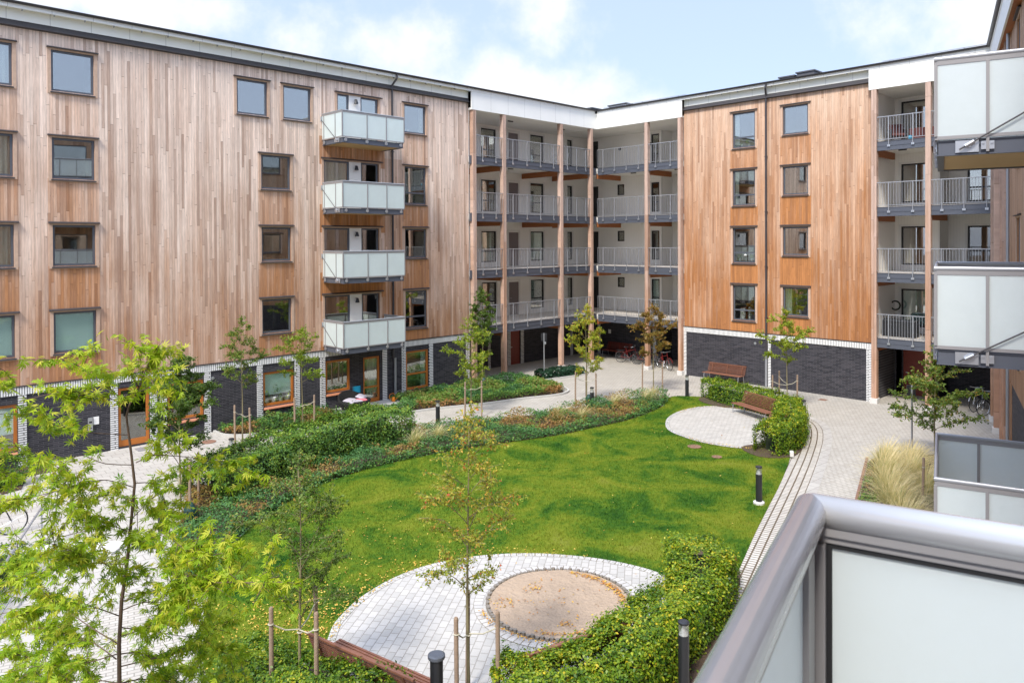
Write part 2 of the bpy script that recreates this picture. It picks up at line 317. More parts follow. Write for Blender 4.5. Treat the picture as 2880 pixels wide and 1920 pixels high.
M['post'] = cladding('glulam_post', .42, (.50, .36, .29), (.42, .20, .09), (.25, .12, .06), pw=.33, fade=(0, 12), seed=1.7)
M['casing'] = mat('casing_wood', (.50, .345, .25), .75, var=.25, vscale=9)
M['glulam'] = mat('glulam_beam', (.33, .115, .035), .6, var=.22, vscale=6)
M['ply'] = mat('plywood_underside', (.50, .33, .15), .6, var=.12, vscale=4)
M['ground_wood'] = mat('oiled_window_wood', (.47, .15, .025), .45, var=.18, vscale=8)
M['sill_wood'] = mat('sill_tile', (.42, .17, .09), .5, var=.15, vscale=8)
M['dark_metal'] = mat('dark_sheet_metal', (.06, .056, .06), .45, metal=.3, var=.12)
M['frame_grey'] = mat('grey_window_frame', (.10, .11, .13), .45, metal=.2)
M['beam_grey'] = mat('blue_grey_steel', (.10, .11, .135), .5, metal=.25, var=.08, vscale=5)
M['rail_grey'] = mat('galvanised_rail', (.36, .37, .39), .42, metal=.45, var=.08)
M['alu'] = mat('brushed_aluminium', (.70, .69, .68), .25, metal=.55, var=.05, vscale=20)
M['alu_dark'] = mat('grey_anodised_channel', (.30, .29, .29), .42, metal=.25)
M['gasket'] = mat('black_gasket', (.012, .012, .013), .6)
M['steel'] = mat('zinc_fitting', (.55, .57, .60), .35, metal=.8)
M['black_brick'] = brick('black_brick', (.048, .044, .052), (.012, .012, .018), (.10, .10, .105), .29, .062, .0065, bump=.8, var=.35)
M['white_brick_h'] = brick('white_brick_course', (.80, .80, .78), (.70, .70, .69), (.06, .06, .065), .60, .075, .014, bump=.8, var=.06)
M['white_brick_v'] = brick('white_soldier_course', (.80, .80, .78), (.72, .72, .70), (.10, .10, .10), .30, .073, .013, vertical=True, bump=.8, var=.06, offset=0)
M['white_panel'] = stripes('white_fascia_panel', (.80, .80, .765), 1.22, 0, .012, .55)
M['soffit'] = stripes('cream_soffit_panel', (.84, .84, .77), 1.22, 0, .012, .6)
M['white_boards'] = stripes('white_wall_boards', (.91, .89, .845), .125, 3, .06, .20)
M['white_trim'] = mat('white_trim', (.80, .79, .76), .5)
M['ceiling'] = mat('gallery_ceiling', (.84, .82, .77), .7)
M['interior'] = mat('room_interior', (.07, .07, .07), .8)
M['deck'] = mat('gallery_deck', (.50, .46, .41), .8, var=.1)
M['door_taupe'] = mat('taupe_door', (.20, .165, .165), .5)
M['door_red'] = mat('dark_red_door', (.20, .035, .02), .45)
M['dark_frame'] = mat('black_door_frame', (.018, .018, .020), .4)
M['pane'] = glass_pane('window_pane', .27)
M['pane_dark'] = glass_pane('dark_window_pane', .10)
M['frost'] = frosted('frosted_glass', (.80, .89, .88), .42, .08, .35)
M['frost_near'] = frosted('near_frosted_glass', (.88, .96, .95), .50, .10, .25)
M['curtain'] = mat('sheer_curtain', (.85, .86, .80), .9)
M['curtain_green'] = mat('pale_green_blind', (.84, .94, .90), .9)
M['concrete'] = mat('concrete', (.42, .40, .37), .85, var=.15, vscale=5, bump=(40, .3, .01))
M['white_stone'] = mat('pale_concrete', (.60, .58, .55), .8, var=.1, bump=(40, .2, .01))
M['roof'] = mat('grey_roof_sheet', (.10, .10, .11), .5, metal=.3)
M['black'] = mat('black_paint', (.018, .019, .022), .4)
M['lampglass'] = glass_pane('lamp_glass', .12, (.9, .92, .92))
M['soil'] = mat('bark_mulch', (.085, .055, .035), .95, var=.45, vscale=14, bump=(30, 1.0, .05))
M['sand'] = mat('sandpit_sand', (.36, .27, .19), .95, var=.26, vscale=3, bump=(12, .9, .05))
M['bark'] = mat('tree_bark', (.20, .17, .09), .85, var=.3, vscale=20, bump=(40, .6, .01))
M['bark_dark'] = mat('maple_bark', (.13, .085, .06), .85, var=.3, vscale=20, bump=(40, .6, .01))
M['stake'] = mat('stake_wood', (.28, .20, .14), .85, var=.3, vscale=12, bump=(30, .5, .01))
M['rope'] = mat('rope', (.45, .42, .32), .9)
M['bench_wood'] = mat('bench_slats', (.21, .088, .052), .5, var=.3, vscale=12)
M['rust'] = mat('rusty_edge', (.22, .12, .08), .9, var=.3)
M['red'] = mat('red_paint', (.16, .010, .010), .35)
M['rubber'] = mat('rubber', (.015, .015, .015), .7)
# ================================================================ BUILDINGS
FL = [2.88, 5.75, 8.63, 11.50]                      # gallery floor edges
WTOP = [13.62, 10.72, 7.82, 4.92]                   # tops of the upper-floor windows
left = thing('apartment_building', 'long timber-clad wing on the left with frosted glass balconies above black brick', 'building', (0, 28.21, 0))
right = thing('apartment_building', 'orange timber-clad wing on the right standing behind the two wooden benches', 'building', (34.45, 0, 0), -math.pi/2)
near = thing('apartment_building', 'near wing at the right edge whose frosted glass balconies jut into view', 'building', (34.3, 7.65, 0), R(195.7))
def wall(name, parent, x0, x1, z0, z1, holes, mats, fresh=(), y=0.0, reveal=.14, slots=None):
    """wall sheet with real openings and their reveals"""
    xs = {x0, x1}; zs = {z0, z1}
    for h in list(holes)+[f[:4] for f in fresh]:
        xs |= {min(max(h[0], x0), x1), min(max(h[1], x0), x1)}; zs |= {min(max(h[2], z0), z1), min(max(h[3], z0), z1)}
    xs = sorted(xs); zs = sorted(zs); mb = MB()
    for a, b in zip(xs, xs[1:]):
        for c, d in zip(zs, zs[1:]):
            mx, mz = (a+b)/2, (c+d)/2
            if b-a < 1e-5 or d-c < 1e-5 or any(h[0] < mx < h[1] and h[2] < mz < h[3] for h in holes): continue
            at = max([f[4] for f in fresh if f[0] < mx < f[1] and f[2] < mz < f[3]] or [0])
            mb.face([(a, y, c), (b, y, c), (b, y, d), (a, y, d)], 0, at)
    for h in holes:
        a, b, c, d = h[:4]; r = y+reveal
        mb.face([(a, y, c), (a, y, d), (a, r, d), (a, r, c)], 0, .6); mb.face([(b, y, c), (b, r, c), (b, r, d), (b, y, d)], 0, .6)
        mb.face([(a, y, d), (b, y, d), (b, r, d), (a, r, d)], 0, .6); mb.face([(a, y, c), (a, r, c), (b, r, c), (b, y, c)], 0, .6)
    return build(mb, name, mats, parent, attr='fresh')
WC = {}
def window(parent, x0, x1, z0, z1, style='grey', transom=None, cover=None, hood=True, y=0.0, label=None, hoodw=.13, pane='pane', door=False):
    w = round(x1-x0, 2); h = round(z1-z0, 2); key = (w, h, style, transom, hood, hoodw, pane, door)
    if key not in WC:
        fm = {'grey': 'frame_grey', 'wood': 'ground_wood', 'dark': 'dark_frame'}[style]
        t = .07 if style != 'wood' else .095
        mb = MB(); ya, yb = .05, .12
        mb.box(-w/2, -w/2+t, ya, yb, 0, h); mb.box(w/2-t, w/2, ya, yb, 0, h); mb.box(-w/2+t, w/2-t, ya, yb, h-t, h); mb.box(-w/2+t, w/2-t, ya, yb, 0, t*(2.2 if door else 1))
        if transom: mb.box(-w/2+t, w/2-t, ya+.003, yb, transom-.035, transom+.035)
        if style == 'grey' and hood:      # timber casing round the opening
            c = 1
            mb.box(-w/2-.105, -w/2, -.022, .01, -.09, h+.07, c); mb.box(w/2, w/2+.105, -.022, .01, -.09, h+.07, c); mb.box(-w/2, w/2, -.019, .01, h, h+.07, c); mb.box(-w/2, w/2, -.019, .01, -.10, -.055, c)
        fr = mb.mesh('window', [M[fm], M['casing']])
        pm = MB(); pm.box(-w/2+t, w/2-t, .083, .092, t, h-t); pn = pm.mesh('pane', M[pane])
        hm = None
        if hood:
            q = MB(); W2 = w/2+hoodw
            q.face([(-W2, -.10, h+.075), (W2, -.10, h+.075), (W2, 0, h+.115), (-W2, 0, h+.115)]); q.box(-W2, W2, -.10, 0, h+.055, h+.0749); hm = q.mesh('hood', M['dark_metal'])
        sm = None
        if (hood or style == 'wood') and not door:
            q = MB(); zb = -.055 if style != 'wood' else -.12; e = -.075
            b = len(q.v); W3 = w/2+(.03 if style != 'wood' else 0)
            q.face([(-W3, e, zb+.012), (W3, e, zb+.012), (W3, .05, 0.004), (-W3, .05, 0.004)]); q.box(-W3, W3, e, .0, zb-.012, zb+.011)
            q.face([(-W3, .0, zb-.012), (-W3, .0, zb+.011), (-W3, .05, .004)]); q.face([(W3, .0, zb-.012), (W3, .05, .004), (W3, .0, zb+.011)])
            sm = q.mesh('sill', M['dark_metal'] if style != 'wood' else M['sill_wood'])
        WC[key] = (fr, pn, hm, sm)
    fr, pn, hm, sm = WC[key]
    nm = ('glazed_door' if door else 'window')
    o = link(nm, fr, parent, ((x0+x1)/2, y, z0))
    if label: o['label'] = label
    link('pane', pn, o)
    if hm: link('hood', hm, o)
    if sm: link('sill', sm, o)
    if cover: 
        kind, a, b = cover[:3]                      # fraction of the width covered
        mname = cover[3] if len(cover) > 3 else 'curtain'
        zz0 = cover[4] if len(cover) > 4 else 0.0
        q = MB(); xa, xb = -w/2+w*a, -w/2+w*b
        if kind == 'blind': q.box(xa, xb, .098, .106, h*zz0+.02, h-.02)
        else:
            n = max(6, int((xb-xa)/.02)); rr = random.Random(int(x0*100+z0*10)); ph = rr.random()*6
            pts = [(xa+(xb-xa)*i/n, .20+.028*math.sin(i*.9+ph)+.014*math.sin(i*.37+ph*2)) for i in range(n+1)]
            for (p, yq), (p2, yq2) in zip(pts, pts[1:]): q.face([(p, yq, .03), (p2, yq2, .03), (p2, yq2, h-.03), (p, yq, h-.03)])
        build(q, 'blind' if kind == 'blind' else 'curtain', M[mname], o)
    return o
def eaves(parent, x0, x1, wood, mat0='soffit'):
    mb = MB()
    # half-round gutter
    n = 8; yc, zc, r = -.325, 14.885, .062
    for i in range(n):
        a, b = math.pi*(1+i/n), math.pi*(1+(i+1)/n)
        mb.face([(x0, yc+r*math.cos(a), zc+r*math.sin(a)), (x1, yc+r*math.cos(a), zc+r*math.sin(a)), (x1, yc+r*math.cos(b), zc+r*math.sin(b)), (x0, yc+r*math.cos(b), zc+r*math.sin(b))])
    mb.box(x0, x1, yc-r-.008, yc-r+.006, zc-.004, zc+.016)
    build(mb, 'gutter', M['dark_metal'], parent)
    mb = MB(); mb.box(x0, x1, -.275, -.25, 14.70, 14.90); build(mb, 'eaves_board', M['white_panel'], parent)
    rr = MB(); xx = x0+.6
    for a, b in wood:
        mb = MB(); mb.face([(a, -.249, 14.73), (b, -.249, 14.73), (b, -.03, 14.73), (a, -.03, 14.73)]); mb.face([(a, -.03, 14.37), (b, -.03, 14.37), (b, -.03, 14.73), (a, -.03, 14.73)])
        build(mb, 'soffit', M['soffit'], parent)
        mb = MB(); mb.face([(a, -.155, 14.165), (b, -.155, 14.165), (b, -.012, 14.38), (a, -.012, 14.38)]); mb.face([(a, -.155, 14.165), (a, 0, 14.14), (b, 0, 14.14), (b, -.155, 14.165)])
        mb.face([(a, -.155, 14.165), (a, -.012, 14.38), (a, 0, 14.14)]); mb.face([(b, -.155, 14.165), (b, 0, 14.14), (b, -.012, 14.38)])
        build(mb, 'wall_cap', M['dark_metal'], parent)
        mb = MB(); x = a+.5
        while x < b: mb.box(x, x+.025, -.25, -.14, 14.66, 14.74); x += .9
        build(mb, 'gutter_bracket', M['rail_grey'], parent)
def snow_rail(parent, x0, x1, posts):
    mb = MB()
    for p in posts: mb.box(p-.02, p+.02, .48, .52, 14.86, 15.15)
    mb.tube([(x0, .5, 15.14), (x1, .5, 15.14)], .014, 6); mb.tube([(x0, .5, 15.02), (x1, .5, 15.02)], .014, 6)
    build(mb, 'snow_guard_rail', M['rail_grey'], parent)
def downpipe(parent, x, y, z0, z1, r=.05, m='dark_metal', foot=True):
    mb = MB(); mb.tube([(x+.12, -.33, z1), (x+.10, -.33, z1-.18), (x, y, z1-.48), (x, y, z0)], r, 10)
    for z in (3.4, 5.9, 8.6, 11.3): mb.box(x-.07, x+.07, y-.055, y+.055, z, z+.03)
    build(mb, 'downpipe', M[m], parent)
def rail_run(mb, x0, x1, y, zt, zb, pitch=.115, stub=.95):
    mb.box(x0, x1, y-.025, y+.025, zt-.018, zt+.018)              # handrail
    mb.box(x0, x1, y-.012, y+.012, zb-.012, zb+.012)
    n = max(2, int(round((x1-x0)/pitch)))
    for i in range(n+1):
        x = x0+(x1-x0)*i/n; mb.box(x-.007, x+.007, y-.007, y+.007, zb+.012, zt-.018)
    k = max(1, int(round((x1-x0)/stub)))
    for i in range(k):
        x = x0+(x1-x0)*(i+.5)/k; mb.box(x-.014, x+.014, y-.028, y+.012, zb-.32, zt-.018)
        mb.box(x-.06, x+.06, y-.026, y-.018, zb-.33, zb-.24, 1)
def gallery(parent, bays, y=-.19, ends=None):
    for e in FL:
        for (a, b) in bays:
            mb = MB()
            mb.box(a, b, -.16, -.025, e-.40, e); mb.box(a, b, -.175, -.16, e-.02, e); mb.box(a, b, -.175, -.16, e-.215, e-.195); mb.box(a, b, -.185, -.16, e-.40, e-.385)
            build(mb, 'gallery_edge_beam', M['beam_grey'], parent)
        for (a, b) in bays:
            mb = MB(); rail_run(mb, a+.01, b-.01, y, e+1.065, e+.075); build(mb, 'gallery_railing', [M['rail_grey'], M['steel']], parent)
def glulams(parent, xs, y1, y0=-.02, zs=FL, w=.12):
    for e in zs:
        for x in xs:
            mb = MB(); mb.box(x-w/2, x+w/2, y0, y1, e-.60, e-.302); build(mb, 'glulam_beam', M['glulam'], parent)
def post(parent, x0, x1, ztop=13.8, z0=.22, y0=-.25, y1=.0):
    mb = MB(); mb.box(x0, x1, y0, y1, z0, ztop); build(mb, 'timber_post', M['post'], parent, attr='fresh', bevel=.008)
    mb = MB(); mb.box(x0-.05, x1+.05, y0-.05, y1+.05, -.02, z0); build(mb, 'post_footing', M['white_stone'], parent, bevel=.01)
def fascia(parent, x0, x1, ya=-.26, yb=-.2):
    mb = MB(); mb.box(x0, x1, ya, yb, 13.80, 14.70); build(mb, 'fascia_panel', M['white_panel'], parent)
def balcony(parent, x0, x1, dp, zt, splits, side=.53, rod=True, fr=.02, label=None, glass='frost', railr=.027, rodx=(0, 1)):
    """frosted glass balcony hung on tie rods; returns the part"""
    zb = zt-1.10; mb = MB(); y0 = -dp
    # perimeter channel, deck
    mb.box(x0+.03, x1-.03, y0+.03, y0+.10, zb-.22, zb-.01); mb.box(x0+.03, x0+.10, y0+.10, 0, zb-.22, zb-.01); mb.box(x1-.10, x1-.03, y0+.10, 0, zb-.22, zb-.01)
    for zz in (zb-.22, zb-.03): mb.box(x0+.012, x1-.012, y0+.012, y0+.03, zz, zz+.015); mb.box(x0+.012, x0+.03, y0+.03, 0, zz, zz+.015); mb.box(x1-.03, x1-.012, y0+.03, 0, zz, zz+.015)
    o = build(mb, 'balcony', M['beam_grey'], parent)
    if label: o['label'] = label
    mb = MB(); mb.box(x0+.101, x1-.101, y0+.101, 0, zb-.20, zb-.17); build(mb, 'underside_boards', M['ply'], o)
    mb = MB(); mb.box(x0+.101, x1-.101, y0+.101, 0, zb-.08, zb-.03); build(mb, 'deck', M['deck'], o)
    rl = MB(); t = .02
    rl.tube([(x0, 0, zt), (x0, y0, zt), (x1, y0, zt), (x1, 0, zt)], railr, 10)
    rl.box(x0, x1, y0-.012, y0+.012, zt-.085, zt-.028, 1); rl.box(x0-.012, x0+.012, y0+.012, 0, zt-.085, zt-.028, 1); rl.box(x1-.012, x1+.012, y0+.012, 0, zt-.085, zt-.028, 1)
    rl.box(x0, x1, y0-.012, y0+.012, zb+.0, zb+.045, 1); rl.box(x0-.012, x0+.012, y0+.012, 0, zb+.0, zb+.045, 1); rl.box(x1-.012, x1+.012, y0+.012, 0, zb, zb+.045, 1)
    xs = [x0]+[x0+(x1-x0)*f for f in splits]+[x1]
    ys = [y0, y0+side, -.16]
    for x in xs: rl.box(x-t, x+t, y0-.022, y0+.02, zb+.045, zt-.085, 1)
    for yy in ys[1:]:
        for x in (x0, x1): rl.box(x-.022, x+.02, yy-t, yy+t, zb+.045, zt-.085, 1)
    for x in xs[1:-1]+[x0+.16, x1-.16]:
        rl.box(x-.018, x+.018, y0-.03, y0+.012, zb-.17, zb+.0, 1); rl.box(x-.07, x+.07, y0+.003, y0+.012, zb-.15, zb-.055, 2)
        for dx in (-.045, .045): rl.tube([(x+dx, y0-.012, zb-.10), (x+dx, y0+.004, zb-.10)], .016, 6, 2)
    for yy in ys[1:]:
        for x, sg in ((x0, -1), (x1, 1)):
            rl.box(x-.02, x+.02, yy-.018, yy+.018, zb-.19, zb, 1); rl.box(x-.009*1, x+.009, yy-.075, yy+.075, zb-.16, zb-.05, 2)
            for dy in (-.05, .05): rl.tube([(x-.022, yy+dy, zb-.075), (x+.022, yy+dy, zb-.075)], .017, 8, 2)
    build(rl, 'railing', [M['rail_grey'], M['alu_dark'], M['steel']], o)
    for a, b in zip(xs, xs[1:]):
        g = MB(); g.box(a+t, b-t, y0-.004, y0+.004, zb+.045, zt-.085); build(g, 'glass_panel', M[glass], o)
    for x in (x0, x1):
        for a, b in zip(ys+[0], ys[1:]+[0]):
            if b-a < .08: continue
            g = MB(); g.box(x-.004, x+.004, a+t, b-t, zb+.045, zt-.085); build(g, 'glass_panel', M[glass], o)
    if rod:
        for x, sg in ((x0, -1), (x1, 1)):
            q = MB(); xx = x+sg*.05; p0 = Vector((xx, y0+.36, zb-.10)); p1 = Vector((xx, 0, zt-.22)); d = (p1-p0).normalized()
            q.tube([p0-d*.10, p1], .011, 8, 0); q.tube([p0-d*.02, p0+d*.10], .026, 8, 1); q.box(x+sg*.001-.006, x+sg*.001+.006, p0.y-.13, p0.y+.14, zb-.19, zb-.03, 1)
            q.beam((x+sg*.0, p0.y+.02, p0.z), (xx, p0.y+.02, p0.z), .05, .05, 1)
            q.box(xx-.03, xx+.03, -.03, .0, zt-.30, zt-.10, 1)
            build(q, 'tie_rod', [M['dark_metal'], M['steel']], o)
    return o
# ---------------------------------------------------------------- left wing
cols = [(3.85, 5.16, 0, 4), (6.24, 7.52, 0, 4), (13.50, 14.77, 1, 4)]
holes = []; fresh = []; wins = []
for (a, b, k0, k1) in cols:
    for k in range(k0, k1):
        z1 = WTOP[k]; holes.append((a, b, z1-1.36, z1)); wins.append((a, b, z1-1.36, z1, k))
        zl = WTOP[k+1]+.10 if k < 3 else 2.6
        fresh.append((a-.13, b+.13, zl, z1-1.36, (.30, .50, .55, .5)[k]))
for a, b in ((12.53, 13.79), (14.47, 15.72)): holes.append((a, b, 12.26, 13.62)); wins.append((a, b, 12.26, 13.62, 0))
for k, hgt in enumerate((1.33, 1.75, 1.36, 1.75)):
    z1 = WTOP[k]; holes.append((20.50, 21.76, z1-hgt, z1)); wins.append((20.50, 21.76, z1-hgt, z1, k))
    zl = WTOP[k+1]+.10 if k < 3 else 2.6; fresh.append((20.37, 21.89, zl, z1-hgt, (.45, .8, .8, .9)[k]))
RT = [12.62, 9.72, 6.82, 3.92]
for k in range(4):
    a = 16.97 if k == 0 else 16.30
    holes.append((a, 19.08, WTOP[k]-2.15, WTOP[k])); fresh.append((16.1, 19.4, WTOP[k]-3.1, WTOP[k]-1.9, 1.0))
fresh.append((19.4, 20.37, 2.6, 11.0, .35))
wall('timber_wall', left, -14, 24.43, 2.62, 14.2, holes, M['wood_left'], fresh)
covers = {(3.85, 0): ('curtain', .62, 1), (3.85, 1): ('curtain', .05, .95), (3.85, 2): ('curtain', .72, .98), (3.85, 3): ('blind', 0, 1, 'curtain_green'), (6.24, 3): ('blind', 0, 1, 'curtain_green'),
          (12.53, 0): ('blind', 0, .45, 'curtain', .0), (20.50, 0): ('curtain', .78, 1), (20.50, 1): ('curtain', .06, .95, 'curtain')}
for (a, b, z0, z1, k) in wins:
    tr = round((z1-z0)*.30, 2) if (z1-z0) > 1.5 else None
    cv = covers.get((a, k)); 
    if (a, k) == (12.53, 0): cv = None
    window(left, a, b, z0, z1, 'grey', tr, cv, pane='pane_dark' if cv and cv[0] == 'blind' else 'pane')
for k in range(4):                                   # balcony door, white panel with wall lamp, window
    a = 16.97 if k == 0 else 16.30; z1 = WTOP[k]; z0 = z1-2.15
    window(left, a, 17.57, z1-(1.36 if k == 0 else 1.9), z1, 'grey', None, ('curtain', .0, .95, 'curtain') if k == 1 else (('blind', .0, 1, 'curtain') if k == 0 else None), hood=False)
    window(left, 18.16, 19.06, z0, z1, 'grey', None, ('blind', 0, 1, 'curtain') if k == 0 else None, hood=False, door=True)
    mb = MB(); mb.box(17.57, 18.16, .02, .12, z0, z1); mb.box(a, 17.57, .04, .13, z0, z1-(1.36 if k == 0 else 1.9)); p = build(mb, 'white_panel', M['white_trim'], left)
    mb = MB(); mb.lathe([(.035, .0), (.035, .05), (.055, .055), (.085, -.20), (.08, -.20)][0:2]+[(.05, .05)], (0, 0, 0), 12)
    mb = MB(); mb.lathe([(.095, -.12), (.05, .06), (.03, .08)], (17.87, -.09, z1-.24), 14); mb.box(17.85, 17.89, -.09, .02, z1-.20, z1-.16); build(mb, 'wall_lamp', M['black'], left)
    mb = MB(); W0, W1 = a-.13, 19.27
    mb.face([(W0, -.10, z1+.075), (W1, -.10, z1+.075), (W1, 0, z1+.115), (W0, 0, z1+.115)]); mb.box(W0, W1, -.10, 0, z1+.055, z1+.0749); build(mb, 'hood', M['dark_metal'], left)
    mb = MB(); mb.box(a-.1, a, -.022, .01, z0, z1+.055); mb.box(19.08, 19.18, -.022, .01, z0, z1+.055); mb.box(a, 19.08, -.019, .01, z1, z1+.055); build(mb, 'door_casing', M['casing'], left)
    balcony(left, 16.24, 19.32, 1.6, RT[k], (.385, .70), label=('topmost balcony of the stack', 'second balcony from the top', 'third balcony from the top', 'lowest balcony of the stack')[k])
# ground floor, left
gh = [(3.5, 5.20, .55, 2.05, 'w'), (8.19, 9.22, .06, 2.12, 'd'), (9.84, 11.16, .68, 2.06, 'w'), (13.53, 14.86, .64, 2.0, 'w'), (16.33, 17.53, .76, 2.14, 'w'), (18.2, 19.08, .0, 2.08, 'd'), (20.53, 21.84, .29, 2.1, 'w')]
wall('brick_wall', left, -14, 24.43, -.05, 2.335, [h[:4] for h in gh], M['black_brick'])
for h in gh:
    lab = None
    window(left, *h[:4], 'wood', .72 if (h[0] in (20.53, 18.2)) else None, {20.53: ('curtain', .78, .97, 'curtain_green'), 13.53: ('blind', 0, 1, 'curtain_green', .3), 3.5: ('blind', 0, 1, 'curtain_green', .35), 18.2: ('curtain', .38, .98)}.get(h[0]), hood=False, door=h[4] == 'd', pane='pane_dark')
def pilasters(parent, xs, z1=2.335, y=0, m='white_brick_h'):
    for a, b in xs:
        mb = MB(); mb.box(a, b, y-.03, y+.002, -.05, z1); build(mb, 'white_brick_pilaster', M[m], parent)
pilasters(left, [(5.22, 5.45), (7.93, 8.17), (9.24, 9.48), (9.575, 9.81), (11.18, 11.42), (13.26, 13.50), (14.89, 15.12), (16.06, 16.30), (19.21, 19.45), (20.27, 20.50), (21.86, 22.10), (24.2, 24.43)])
mb = MB(); mb.box(-14, 24.43, -.03, .0, 2.335, 2.585); build(mb, 'white_soldier_course', M['white_brick_v'], left)
mb = MB(); mb.box(-14, 24.43, -.05, .0, 2.587, 2.625); build(mb, 'drip_flashing', M['dark_metal'], left)
mb = MB(); mb.box(7.23, 7.37, -.05, 0, .82, 1.26); mb.box(7.255, 7.345, -.056, -.05, 1.08, 1.14, 1); mb.box(7.255, 7.345, -.056, -.05, .88, .91, 1); build(mb, 'entry_phone', [M['steel'], M['black']], left)
mb = MB(); mb.box(7.40, 7.57, -.02, 0, 1.0, 1.26); build(mb, 'notice_board', M['white_trim'], left)
def vent(parent, x, z):
    mb = MB(); mb.tube([(x, .0, z), (x, -.02, z)], .065, 18); mb.tube([(x, -.02, z), (x, -.03, z)], .04, 14); build(mb, 'wall_vent', M['steel'], parent)
vent(left, 11.5, 2.05)
eaves(left, -14, 34.05, [(-14, 24.40)])
fascia(left, 24.43, 34.19)
downpipe(left, 19.77, -.09, 1.9, 14.82, .05); mb = MB(); mb.tube([(19.85, -.10, 1.9), (19.85, -.10, .12), (19.85, -.2, .05)], .055, 10); build(mb, 'downpipe_foot', M['rail_grey'], left)
snow_rail(left, 8.2, 12.5, (8.55, 9.85, 11.15, 12.3)); snow_rail(left, 21.5, 32.4, [21.7+1.22*i for i in range(9)])
LP = [(24.52, 24.74), (26.60, 26.82), (31.05, 31.27), (33.69, 33.91)]
for a, b in LP: post(left, a, b)
gallery(left, [(24.74, 26.60), (26.82, 31.05), (31.27, 33.69)])
for a_, b_ in ((24.44, 24.52), (33.91, 34.28)):
    for e in FL: mb = MB(); mb.box(a_, b_, -.15, -.021, e-.40, e+.02); build(mb, 'gallery_edge_beam', M['beam_grey'], left)
glulams(left, [26.71, 31.16, 33.80], 2.9)
mb = MB()
for e in FL: mb.box(24.44, 34.19, -.02, 2.9, e-.30, e-.012)
build(mb, 'gallery_slab', [M['ceiling']], left)
mb = MB()
for e in FL: mb.box(24.44, 34.19, -.02, 2.9, e-.0119, e+.02)
build(mb, 'gallery_deck', M['deck'], left)
mb = MB(); mb.box(24.44, 34.19, -.2, 2.9, 13.80, 13.9); build(mb, 'gallery_ceiling', M['ceiling'], left)
# white back wall of the gallery
gl = []; gw = []
for k in range(4):
    z1 = WTOP[k]-.02; zf = FL[3-k]+.02
    gl += [(27.86, 29.01, zf+.27, z1), (30.0, 30.82, zf+.01, z1-.06), (31.82, 32.97, zf+.27, z1), (35.13, 35.62, zf+.27, z1)]
wall('gallery_wall', left, 24.44, 37.35, 2.58, 13.9, gl, M['white_boards'], y=2.9, reveal=.1)
for k in range(4):
    z1 = WTOP[k]-.02; zf = FL[3-k]+.02
    window(left, 27.86, 29.01, zf+.27, z1, 'dark', .62, ('curtain', .0, .8, 'curtain_green') if k == 2 else None, hood=False, y=2.88, pane='pane_dark')
    window(left, 31.82, 32.97, zf+.27, z1, 'dark', .62, ('blind', 0, .95, 'curtain_green') if k == 2 else None, hood=False, y=2.88, pane='pane_dark')
    window(left, 35.13, 35.62, zf+.27, z1, 'dark', None, None, hood=False, y=2.88, pane='pane_dark')
    mb = MB(); mb.box(30.0, 30.82, 2.93, 2.98, zf+.01, z1-.06); d_ = build(mb, 'flat_door', M['door_taupe'], left)
    mb = MB(); mb.tube([(30.1, 2.93, zf+1.0), (30.1, 2.87, zf+1.0), (30.22, 2.87, zf+1.0)], .012, 6); build(mb, 'handle', M['steel'], d_)
    for a, b in ((27.86, 29.01), (30.0, 30.82), (31.82, 32.97), (35.13, 35.62)):
        mb = MB(); mb.box(a-.11, a, 2.875, 2.9, zf, z1+.09); mb.box(b, b+.11, 2.875, 2.9, zf, z1+.09); mb.box(a, b, 2.878, 2.9, z1, z1+.09)
        if a != 30.0: mb.box(a-.11, b+.11, 2.87, 2.9, zf, zf+.25)
        build(mb, 'door_trim', M['white_trim'], left)
mb = MB(); mb.box(24.435, 24.47, .01, 2.9, 2.58, 13.9); build(mb, 'gallery_end_wall', M['white_boards'], left)
wall('brick_wall', left, 24.3, 37.3, -.05, 2.58, [(30.13, 30.92, -.05, 2.15)], M['black_brick'], y=2.9)
mb = MB(); mb.face([(24.43, 0, -.05), (24.43, 2.9, -.05), (24.43, 2.9, 2.6), (24.43, 0, 2.6)]); build(mb, 'brick_wall', M['black_brick'], left)
mb = MB(); mb.box(30.13, 30.92, 2.96, 3.0, -.05, 2.15); mb.box(30.2, 30.3, 2.94, 2.96, 1.0, 1.04, 1); build(mb, 'entrance_door', [M['door_red'], M['steel']], left)
pilasters(left, [(27.03, 27.2), (28.33, 28.51), (29.86, 30.1), (30.95, 31.2), (35.4, 35.62)], 2.5, 2.9)
# ---------------------------------------------------------------- right wing (local x = -world y)
holes = []; fresh = []; wins = []
for k in range(4):
    z1 = WTOP[k]+.02; zl = WTOP[k+1]+.10 if k < 3 else 2.62; fr_ = (.45, .75, .9, .95)[k]
    holes += [(-19.26, -18.03, z1-1.77, z1), (-16.60, -15.35, z1-1.36, z1)]
    wins += [(-19.26, -18.03, z1-1.77, z1, k), (-16.60, -15.35, z1-1.36, z1, k)]
    fresh += [(-19.40, -17.90, zl, z1-1.77, fr_), (-16.74, -15.22, zl, z1-1.36, fr_)]
wall('timber_wall', right, -22.13, -12.50, 2.62, 14.2, holes, M['wood_right'], fresh)
for (a, b, z0, z1, k) in wins:
    tall = z1-z0 > 1.5
    window(right, a, b, z0, z1, 'grey', .52 if tall else None, {(-19.26, 0): ('curtain', 0, .22), (-19.26, 1): ('curtain', 0, .2), (-16.60, 3): ('curtain', .0, .30)}.get((a, k)))
wall('brick_wall', right, -22.0, -12.71, -.05, 2.335, [], M['black_brick'])
pilasters(right, [(-22.22, -22.0), (-17.36, -17.22), (-12.71, -12.49)])
